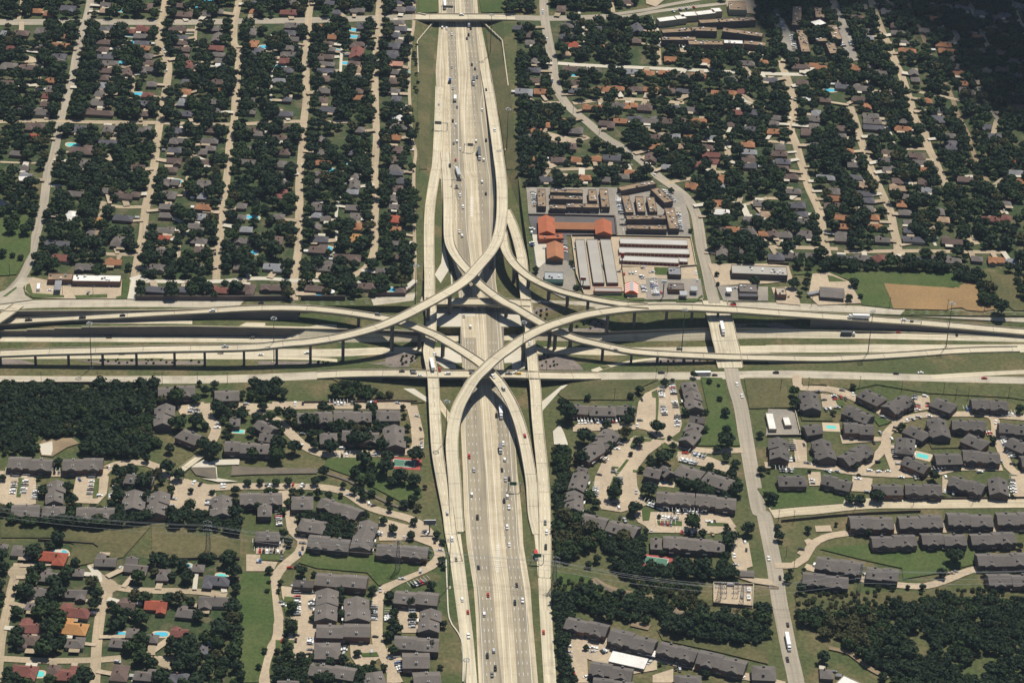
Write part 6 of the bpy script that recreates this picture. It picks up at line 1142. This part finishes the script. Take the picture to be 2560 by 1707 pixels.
TT="""02 1610,500,170 1800,520,110 1885,450,90 1970,390,90 1830,380,60 1990,610,150 2210,640,100 1640,740,170 1790,730,140 1880,770,80 1560,980,100 1345,1070,90 1540,1150,140 1870,950,160 1960,1000,170 1640,1220,130 1480,1270,80 1110,1210,120 1220,1190,120 1320,1290,170 1085,1420,130 1335,1440,120 400,1360,120 625,1330,120 660,1450,130 355,1250,50 690,1170,80 910,1180,60 530,1100,90 1400,1220,50 1750,1370,60 1750,1500,120 1950,1380,60 2160,1360,90 2270,1290,80 2320,1030,120 2160,1480,90 1570,1350,80 80,1500,40 20,1250,70
12 310,670,160 130,690,110 200,620,80 60,590,100 500,720,180 510,840,120 640,740,100 620,600,120 690,610,70 930,600,80 1055,600,120 1350,600,60 1360,680,60 780,750,110 880,770,100 1010,740,90 540,940,110 680,960,150 920,900,170 1010,880,150 1160,780,80 1390,790,70 1380,910,100 1150,950,130 200,940,180 350,970,140 190,1030,170 980,1080,160 1200,1050,130 1470,1030,150 1200,1160,170 1330,1230,160 1450,1260,150 1250,1280,110 620,1190,110 900,1200,110 960,1260,110 545,1280,90 40,1285,80 185,1285,80 290,1285,80 800,1320,70 900,1370,80 990,1430,80 1550,1330,50 1440,1450,110 1485,1370,70 1230,1540,60 570,1390,90 340,1370,80 300,1480,90
13 430,540,110 530,565,60 120,530,90 225,640,60 205,720,50 120,640,40 105,720,50 335,870,110 320,1050,140 290,1230,110 195,1270,60 75,1270,60 200,1360,100 340,1380,90 200,1440,110 260,1480,120 520,970,80 770,720,110 780,810,100 770,930,100 1070,710,100 1050,830,50 1050,910,70 1225,770,110 1270,920,100 1260,1000,110 1290,1070,130 1220,1130,110 1430,830,110 1550,800,70 1440,950,90 1260,1270,110 1420,1230,110 1620,1230,120 1690,1420,60 1720,1030,80 1590,1060,70 1610,670,110 1710,440,80 1720,500,60 1660,210,80 1710,270,70 1455,90,80 1420,210,90 1260,155,100 1170,80,80 930,1290,80 800,1350,110 1170,1420,70 1080,1380,60 560,1440,130 650,1530,150 250,200,100 300,270,90 1410,360,70 1230,370,80 1120,310,70 1570,380,80 650,130,100 860,140,130 400,170,90 270,1180,60 25,1420,60
22 460,560,90 510,650,190 700,510,70 1090,650,120 1060,700,110 1170,440,90 1090,490,70 1400,370,90 1470,360,60 665,870,180 870,760,110 1040,840,130 890,960,100 640,1060,150 440,1100,120 440,1030,100 1330,790,140 1450,880,50 1170,920,110 1480,960,80 1400,1050,170 1270,1070,80 1090,1030,50 940,1380,170 960,1280,80 1260,1350,160 1590,640,90 1780,640,60 1770,800,80 1610,890,110 1960,650,90 1905,520,60 1895,400,40 1810,360,60 1980,900,170 1970,800,90 1880,980,80 1960,1060,90 2050,1110,90 2020,1210,110 1820,1140,90 1700,1310,150 2060,1350,150 1600,1300,120 710,1400,110 770,1480,90 1130,1520,150 500,1240,90 480,1320,100 1670,305,70 2280,850,80 2290,1180,90 2330,1400,60
23 1655,95,170 1230,170,60 1350,40,30 1990,230,170 1970,130,60 2170,150,140 1960,410,110 1380,370,60 1750,195,90 680,1240,60 1780,1480,80 1200,240,110 1360,1390,30
32 240,460,100 255,570,110 780,410,70 600,650,60 1310,580,90 800,1140,80 1520,1230,110 760,1440,110 850,1440,110 1010,1410,140 40,1430,120 2320,620,90 2070,900,80 2080,1080,90 1230,780,80 10,1180,50 50,1140,30 105,1140,30 830,1230,40 380,1190,40
33 85,130,70 105,220,100 370,155,80 735,150,40 915,190,80 1720,400,170 1600,555,110 1990,560,80 1015,690,70 1145,700,60 1285,685,50 1425,690,70 330,530,50 205,540,50 180,600,90 625,110,30 2310,310,70 500,1330,130 300,700,110 450,700,70
31 2150,1250,150 790,1020,100 745,1160,80 850,1150,50 240,1030,110 370,960,70 350,1040,80 290,1130,60
21 220,910,70 600,1080,80 500,250,80 2230,1010,120 1880,950,50 1890,1040,40 550,840,50 1640,550,50 1460,180,60"""
PX=[]
for x,y,w_ in T(TT):
    f=gp(x,y);sc=F/(EYE-f).length*K;r=max(1.8,w_/sc/2*1.04);p=at(x,y,f.z+r*.95)
    add_tree(p.x,p.y,r,mat='leaf_olive' if (x,y)==(4700+1040,3136+840) else ('leaf_mid' if (x*7+y)%11<2 else 'leaf_dark'),ind=True)
def world(s): return [at(x,y,ZP if y<2900 else 0) for x,y in T(s)]
def fill(s,spacing,rmin,rmax,tries,dens=None,occ=True,mats=None,proto=None,edge=0):
    P=world(s);xs=[p.x for p in P];ys=[p.y for p in P];R=inpoly(P)
    if not R:return
    i0,j0,c=R
    for _ in range(tries):
        x=rt_.uniform(min(xs),max(xs));y=rt_.uniform(min(ys),max(ys));wv=Vector((x*.03,y*.03,4));ex=9*noise.noise(wv)+6*noise.noise(wv*4) if mats is W else 0
        i,j=int((x+ex-GX0)/GR)-i0,int((y+ex*.9-GY0)/GR)-j0
        if not(0<=i<c.shape[0] and 0<=j<c.shape[1] and c[i,j]):continue
        if occ and occ_get(x,y):continue
        if dens is not None and noise.noise(Vector((x*.022,y*.022,3)))+.35*noise.noise(Vector((x*.09,y*.09,1)))<dens+rt_.uniform(-.15,.15):continue
        r=rmin+(rmax-rmin)*rt_.rand()**1.2
        if mats is W: r*=.75+.55*abs(noise.noise(Vector((x*.03,y*.03,9))))*2 if rt_.rand()<.7 else 1.25
        mm=None
        if mats is W:
            q=noise.noise(Vector((x*.018,y*.018,21)))+rt_.normal()*.18;mm='leaf_olive' if q>.42 else 'leaf_mid' if q>.12 else 'leaf_dark'
        if tree_ok(x,y,r,spacing): add_tree(x,y,r,mm or (mats and mats[rt_.randint(len(mats))]),proto=proto)
D2=['leaf_dark']*4+['leaf_mid']
fill(RESL,.54,3.8,7.4,12000,-.26);fill(RESR,.54,3.6,7.2,14000,-.30)
fill('20 330,-400 330,110 900,110 1150,60 1200,-400',.6,3.6,7,900,-.3);fill('20 -80,-400 230,-400 240,130 -60,130',.55,4,7,500);fill('20 1550,-400 1950,-400 1960,20 1700,0',.6,3.6,7,200)
fill('03 -500,480 100,440 640,260 660,480 2180,430 2200,1568 2200,2100 -500,2100',.56,3.8,7.2,2400,-.2)
# woods
W='leaf_dark leaf_dark leaf_mid leaf_dark leaf_olive'.split();N0=len(TREES)
fill('02 -500,405 1430,405 1430,700 1400,880 1480,960 1250,1065 760,1040 740,900 350,880 330,1040 -500,1060',.50,3.0,5.6,5200,None,True,W)
fill('12 -60,360 330,345 700,350 850,430 1000,490 1480,552 1000,552 100,570 -60,600',.52,2.8,5,1500,-.1,True,W)
fill('23 372,-200 640,10 900,230 1180,300 1180,420 1480,490 2040,510 2030,640 1500,620 900,590 400,480',.52,3,5.6,2600,-.5,True,W)
fill('23 372,780 800,745 1000,840 1350,870 1650,985 2350,900 2350,1200 2000,1215 1500,1125 1300,1030 870,1000 600,900 500,930 460,1100 530,1568 530,1900 420,1900 385,1100',.50,2.8,5.4,3600,None,True,W)
fill('33 270,910 800,940 1200,880 1900,830 3000,830 3000,2000 1100,1900 950,1400 720,1250 400,1090 350,1000',.50,2.8,5.4,6500,-.22,True,W)
fill('33 250,760 1900,720 2600,720 2600,850 1200,880 800,930 270,900',.75,1.2,2.6,900,-.1,True,['leaf_olive','leaf_mid'])
fill('23 400,590 740,610 1000,830 800,745 380,770',.8,1.3,2.6,300,-.1,True,['leaf_olive','leaf_mid']);fill('23 1000,640 1850,690 1840,860 1650,950 1400,850 1200,760',.62,1.8,3.8,600,-.1,True,['leaf_olive','leaf_mid'])
fill('30 640,-400 3400,-400 3400,1100 2100,1100 1750,800 1500,450 1300,200',.54,3.8,7,5200,-.28,True,['leaf_dark'])
fill('31 560,850 1750,885 1750,935 560,925',.5,3.4,5.2,500,None,True,W);fill('31 1720,930 1880,960 2080,1230 1960,1240 1900,1060 1720,1000',.5,3.4,5.6,500,None,True,W);fill('31 2180,900 3000,930 3000,1280 2330,1200 2280,1060',.6,3.4,5.6,300,-.1)
fill('03 -400,-10 850,-5 1430,0 1430,100 900,170 480,150 -10,60',.54,3,5.2,1300,-.35,True,W);fill('03 1520,30 2230,40 2220,240 1600,170',.54,3,5.2,500,None,True,W)
fill('01 -400,-20 400,80 330,400 240,800 130,860 20,640 60,420 -400,500',.62,3.2,6,700,.0,True,W);fill('22 370,1000 520,1000 490,1220 380,1220',.52,2.8,5,200);fill('22 420,1250 640,1230 560,1568 23 660,10 640,-10 390,-10',.55,2.8,5,350)
fill('23 380,900 480,900 470,1100 540,1568 460,1568',.5,2.4,4,300);fill('12 1020,1180 1080,1150 1090,1320 1020,1300',.6,2.4,4,60);fill('10 1440,420 1475,420 1475,1568 1450,1568',.9,1.6,2.8,300,.05,False);fill('20 30,100 80,100 110,1568 60,1568',.6,2.4,4,260,-.1)
fill('13 1020,200 1060,180 1060,260 1020,260',.6,2,4,20);fill('21 100,150 950,130 1330,60 1290,20 900,70 100,110',.55,2.6,4.6,260);fill('12 820,1180 1100,1400 1500,1560 1420,1560 1000,1430 760,1230',.75,1.8,4,150,-.1);fill('32 1000,1440 2350,1436 2350,1446 1000,1452',.6,1.2,2,120,None,False)
fill('13 370,30 1020,30 1020,250 900,280 380,220',.55,2.8,4.8,350);fill('12 -40,700 1500,700 1500,1000 -40,1000',.6,2.6,4.6,500,-.05);fill('02 1430,470 2350,470 2350,960 1600,960',.6,2.6,4.6,300,.0);fill('22 1180,1100 2080,1300 2080,1480 1180,1400',.58,2.4,4.4,300,-.1);fill('13 150,1330 700,1400 1100,1480 1200,1700 100,1700',.56,2.6,4.6,450,-.15)
fill('12 0,1380 950,1420 1000,1600 0,1600',.6,2.4,4.2,200,-.1);fill('02 1000,1180 1650,1180 1650,1600 1000,1600',.58,2.6,4.6,250,-.1)
# young shrubs on the gravel beds, each its own plant
SH=[]
for s,n in (('12 1330,130 1440,110 1475,170 1400,220 1290,220',12),('21 200,1300 330,1270 310,1400 230,1400',9),('22 245,140 330,120 440,255 260,255',10),('02 680,165 1880,172 1870,208 1010,206',20),('21 480,1445 880,1350 880,1470 500,1465',10),('22 1250,200 1800,165 1800,182 1250,205',8),('12 540,188 680,190 640,205 540,207',5)):
    P=[gp(*q) for q in T(s)]
    xs=[p.x for p in P];ys=[p.y for p in P];R=inpoly(P);k=0;t=0
    while k<n and t<900 and R:
        t+=1;x=rt_.uniform(min(xs),max(xs));y=rt_.uniform(min(ys),max(ys));i,j=int((x-GX0)/GR)-R[0],int((y-GY0)/GR)-R[1]
        if 0<=i<R[2].shape[0] and 0<=j<R[2].shape[1] and R[2][i,j] and all((x-a)**2+(y-b)**2>9 for a,b in SH):
            SH.append((x,y));k+=1;o=bpy.data.objects.new('shrub',pmesh(rt_.randint(6),'leaf_dark'));COL.objects.link(o);rr=rt_.uniform(.9,1.4);o.location=(x,y,gz(x,y)+.1-rr*.25);o.scale=(rr,rr,rr);o.rotation_euler=(0,0,rt_.rand()*6);o['category']='shrub';o['group']='young shrubs on the gravel beds';later(o,'small dark shrub planted on a gravel bed beside the highway','x')
# the 300 that show largest become objects; the rest is one canopy
order=sorted(range(len(TREES)),key=lambda i:(not TREES[i][6],-(TREES[i][3]/max(1,TREES[i][1]))))
IND=set(order[:300])
def near_ref(x,y):
    b=None
    for X,Y,o,ar,od in AREF:
        d=(X-x)**2+(Y-y)**2
        if b is None or d<b[0]:b=(d,X,Y,od+' block of the '+ar)
    for X,Y,o in HREF[:40]:
        d=(X-x)**2+(Y-y)**2
        if d<b[0]*.7:b=(d,X,Y,'houses in the lower left corner')
    return b
for i in sorted(IND,key=lambda i:TREES[i][1]):
    x,y,z,r,k,mat,_=TREES[i];root=empty('tree',(x,y,z),rt_.rand()*6.28,cat='tree',group='broadleaf trees between the flats');root.scale=(r,r,r*(.95+.25*rt_.rand()))
    a=bpy.data.objects.new('crown',pmesh(k,mat));COL.objects.link(a);a.parent=root;b=bpy.data.objects.new('trunk',TRUNK);COL.objects.link(b);b.parent=root
    d,X,Y,ref=near_ref(x,y);size='large' if r>5.6 else 'small' if r<3 else 'mid-sized'
    if x<-260 and y<1730 and d>900: ref='houses in the lower left corner'
    pos='above' if y-Y>abs(x-X) else 'below' if Y-y>abs(x-X) else 'right of' if x>X else 'left of'
    later(root,f'{size} tree {pos} {ref}','x')
def canopy(name,idx,label):
    VS=[];nv=0;FQ=[];FT=[];MQ=[];MT=[]
    for i in idx:
        x,y,z,r,k,mat,_=TREES[i];V,Q,Tn=PROTO[k];a=rt_.rand()*6.283;c,s_=math.cos(a),math.sin(a);sz=r*(.92+.25*rt_.rand())
        W_=np.empty_like(V);W_[:,0]=(V[:,0]*c-V[:,1]*s_)*r+x;W_[:,1]=(V[:,0]*s_+V[:,1]*c)*r+y;W_[:,2]=V[:,2]*sz+z
        tr=np.array([(-.06,-.06,0),(.06,-.06,0),(.06,.06,0),(-.06,.06,0),(-.04,-.04,.8),(.04,-.04,.8),(.04,.04,.8),(-.04,.04,.8)],dtype=np.float32)*r+np.array([x,y,z],dtype=np.float32)
        q=np.array(Q,dtype=np.int32)+nv;n2=nv+len(W_);q2=np.array([(0,1,5,4),(1,2,6,5),(2,3,7,6),(3,0,4,7)],dtype=np.int32)+n2
        FQ+= [q,q2];FT.append(np.array(Tn,dtype=np.int32)+nv);VS+=[W_,tr];nv=n2+8;mi=LEAF.index(mat);MQ.append(np.concatenate([np.full(len(q),mi),np.full(4,3)]));MT.append(np.full(len(Tn),mi))
    V=np.concatenate(VS);q=np.concatenate(FQ);t=np.concatenate(FT);me=bpy.data.meshes.new(name);me.vertices.add(len(V));me.vertices.foreach_set('co',V.ravel().astype(np.float32))
    nl=q.size+t.size;me.loops.add(nl);me.loops.foreach_set('vertex_index',np.concatenate([q.ravel(),t.ravel()]).astype(np.int32));me.polygons.add(len(q)+len(t))
    st=np.concatenate([np.arange(len(q))*4,q.size+np.arange(len(t))*3]).astype(np.int32);me.polygons.foreach_set('loop_start',st)
    for m_ in LEAF+['bark']: me.materials.append(MATS[m_])
    me.polygons.foreach_set('material_index',np.concatenate(MQ+MT).astype(np.int32));me.update(calc_edges=True);me.validate()
    o=bpy.data.objects.new(name,me);COL.objects.link(o);tag(o,label,'trees',None,'stuff')
rest=[i for i in range(len(TREES)) if i not in IND]
canopy('street_tree_canopy',[i for i in rest if i<N0],'mass of dark trees filling the house blocks')
canopy('woodland',[i for i in rest if i>=N0],'dense dark woods around the flats and at the edges')
print('TREES',len(TREES),'cars',NC,len(PK),'houses',len(HOUSES),len(rest))
# ---------------------------------------------------------------- cloud whose shadow darkens the upper right corner
def cloud():
    SELc,SAZc=math.radians(66),math.radians(24.8);sd=Vector((math.cos(SELc)*math.sin(SAZc),math.cos(SELc)*math.cos(SAZc),math.sin(SELc)))
    P=[at(x,y,ZP) for x,y in T('20 1950,-900 2250,60 2320,300 2330,430 30 40,330 500,60 640,80 1150,60 1350,210 1750,420 1880,560 1990,930 2300,1120 3300,1250 4200,-500 3000,-2500 20 2000,-2500')]
    o=sd*(3200/sd.z);bm=MB();R=np.random.RandomState(9);xs=[p.x for p in P];ys=[p.y for p in P]
    def ins(x,y):
        c=False;n=len(P)
        for i in range(n):
            a,b=P[i],P[(i+1)%n]
            if (y<a.y)!=(y<b.y) and x<(b.x-a.x)*(y-a.y)/(b.y-a.y)+a.x:c=not c
        return c
    def puff(x,y,r,flatn):
        n=7;vs=[];fs=[];sd_=R.rand()*50
        for j in range(n+1):
            t=math.pi*j/n
            for i in range(10):
                a=2*math.pi*i/10;v=Vector((math.sin(t)*math.cos(a),math.sin(t)*math.sin(a),math.cos(t)));k=r*(1+.35*noise.noise(v*1.7+Vector((sd_,0,0))));vs.append((x+v.x*k,y+v.y*k,o.z+v.z*k*flatn))
        for j in range(n):
            for i in range(10): fs.append((j*10+i,(j+1)*10+i,(j+1)*10+(i+1)%10,j*10+(i+1)%10))
        bm.add(vs,fs,'cloud')
    k=0
    for gx in np.arange(min(xs),max(xs),26):
        for gy in np.arange(min(ys),max(ys),26):
            x=gx+R.uniform(-9,9);y=gy+R.uniform(-9,9)
            if ins(x,y): puff(x+o.x,y+o.y,R.uniform(18,34),.6)
            elif R.rand()<.10 and (ins(x+28,y+28) or ins(x+28,y-10)): puff(x+o.x,y+o.y,R.uniform(7,13),.6)
    mk('cloud',(.8,.8,.8));nt=MATS['cloud'].node_tree;mxs=nt.nodes.new('ShaderNodeMixShader');tr=nt.nodes.new('ShaderNodeBsdfTransparent');mxs.inputs[0].default_value=.42;nt.links.new(nt.nodes['Principled BSDF'].outputs[0],mxs.inputs[1]);nt.links.new(tr.outputs[0],mxs.inputs[2]);nt.links.new(mxs.outputs[0],nt.nodes['Material Output'].inputs[0])
    bm.build('cloud',kind='structure')
cloud()
HAZE=.000021
pm.build('lane_markings',kind='structure')
uniquify()
# ---------------------------------------------------------------- light
w=bpy.data.worlds.new('World');S.world=w;w.use_nodes=True;nt=w.node_tree
sk=nt.nodes.new('ShaderNodeTexSky');sk.sky_type='NISHITA';sk.sun_disc=False
SEL,SAZ=math.radians(66),math.radians(24.8)
sk.sun_elevation=SEL;sk.sun_rotation=SAZ;sk.altitude=300;sk.air_density=1.1;sk.dust_density=.6;sk.ozone_density=2
nt.links.new(sk.outputs[0],nt.nodes['Background'].inputs[0]);nt.nodes['Background'].inputs[1].default_value=.06
sl=bpy.data.lights.new('sun','SUN');so=bpy.data.objects.new('sun',sl);COL.objects.link(so);sl.energy=4.9;sl.angle=math.radians(.53);sl.color=(1,.94,.82)
SUN=Vector((math.cos(SEL)*math.sin(SAZ),math.cos(SEL)*math.cos(SAZ),math.sin(SEL)))
so.rotation_euler=SUN.to_track_quat('Z','Y').to_euler();so.location=(0,2000,1500)
S.view_settings.view_transform='Standard';S.view_settings.look='None';S.view_settings.gamma=1;S.view_settings.exposure=.12
S.cycles.max_bounces=4;S.cycles.diffuse_bounces=2;S.cycles.glossy_bounces=2;S.cycles.transparent_max_bounces=10

if HAZE:
    hm=bpy.data.materials.new('haze_air');hm.use_nodes=True;nt=hm.node_tree
    for n in list(nt.nodes):
        if n.type!='OUTPUT_MATERIAL':nt.nodes.remove(n)
    pv=nt.nodes.new('ShaderNodeVolumePrincipled');pv.inputs['Color'].default_value=(.62,.78,1,1);pv.inputs['Density'].default_value=HAZE;pv.inputs['Anisotropy'].default_value=.2
    nt.links.new(pv.outputs[0],nt.nodes['Material Output'].inputs['Volume']);MATS['haze_air']=hm
    m=MB();E2=41000;m.box(0,0,-11,2*E2,2*E2,1262,'haze_air');m.build('haze',kind='stuff',label='thin blue summer haze',cat='haze')
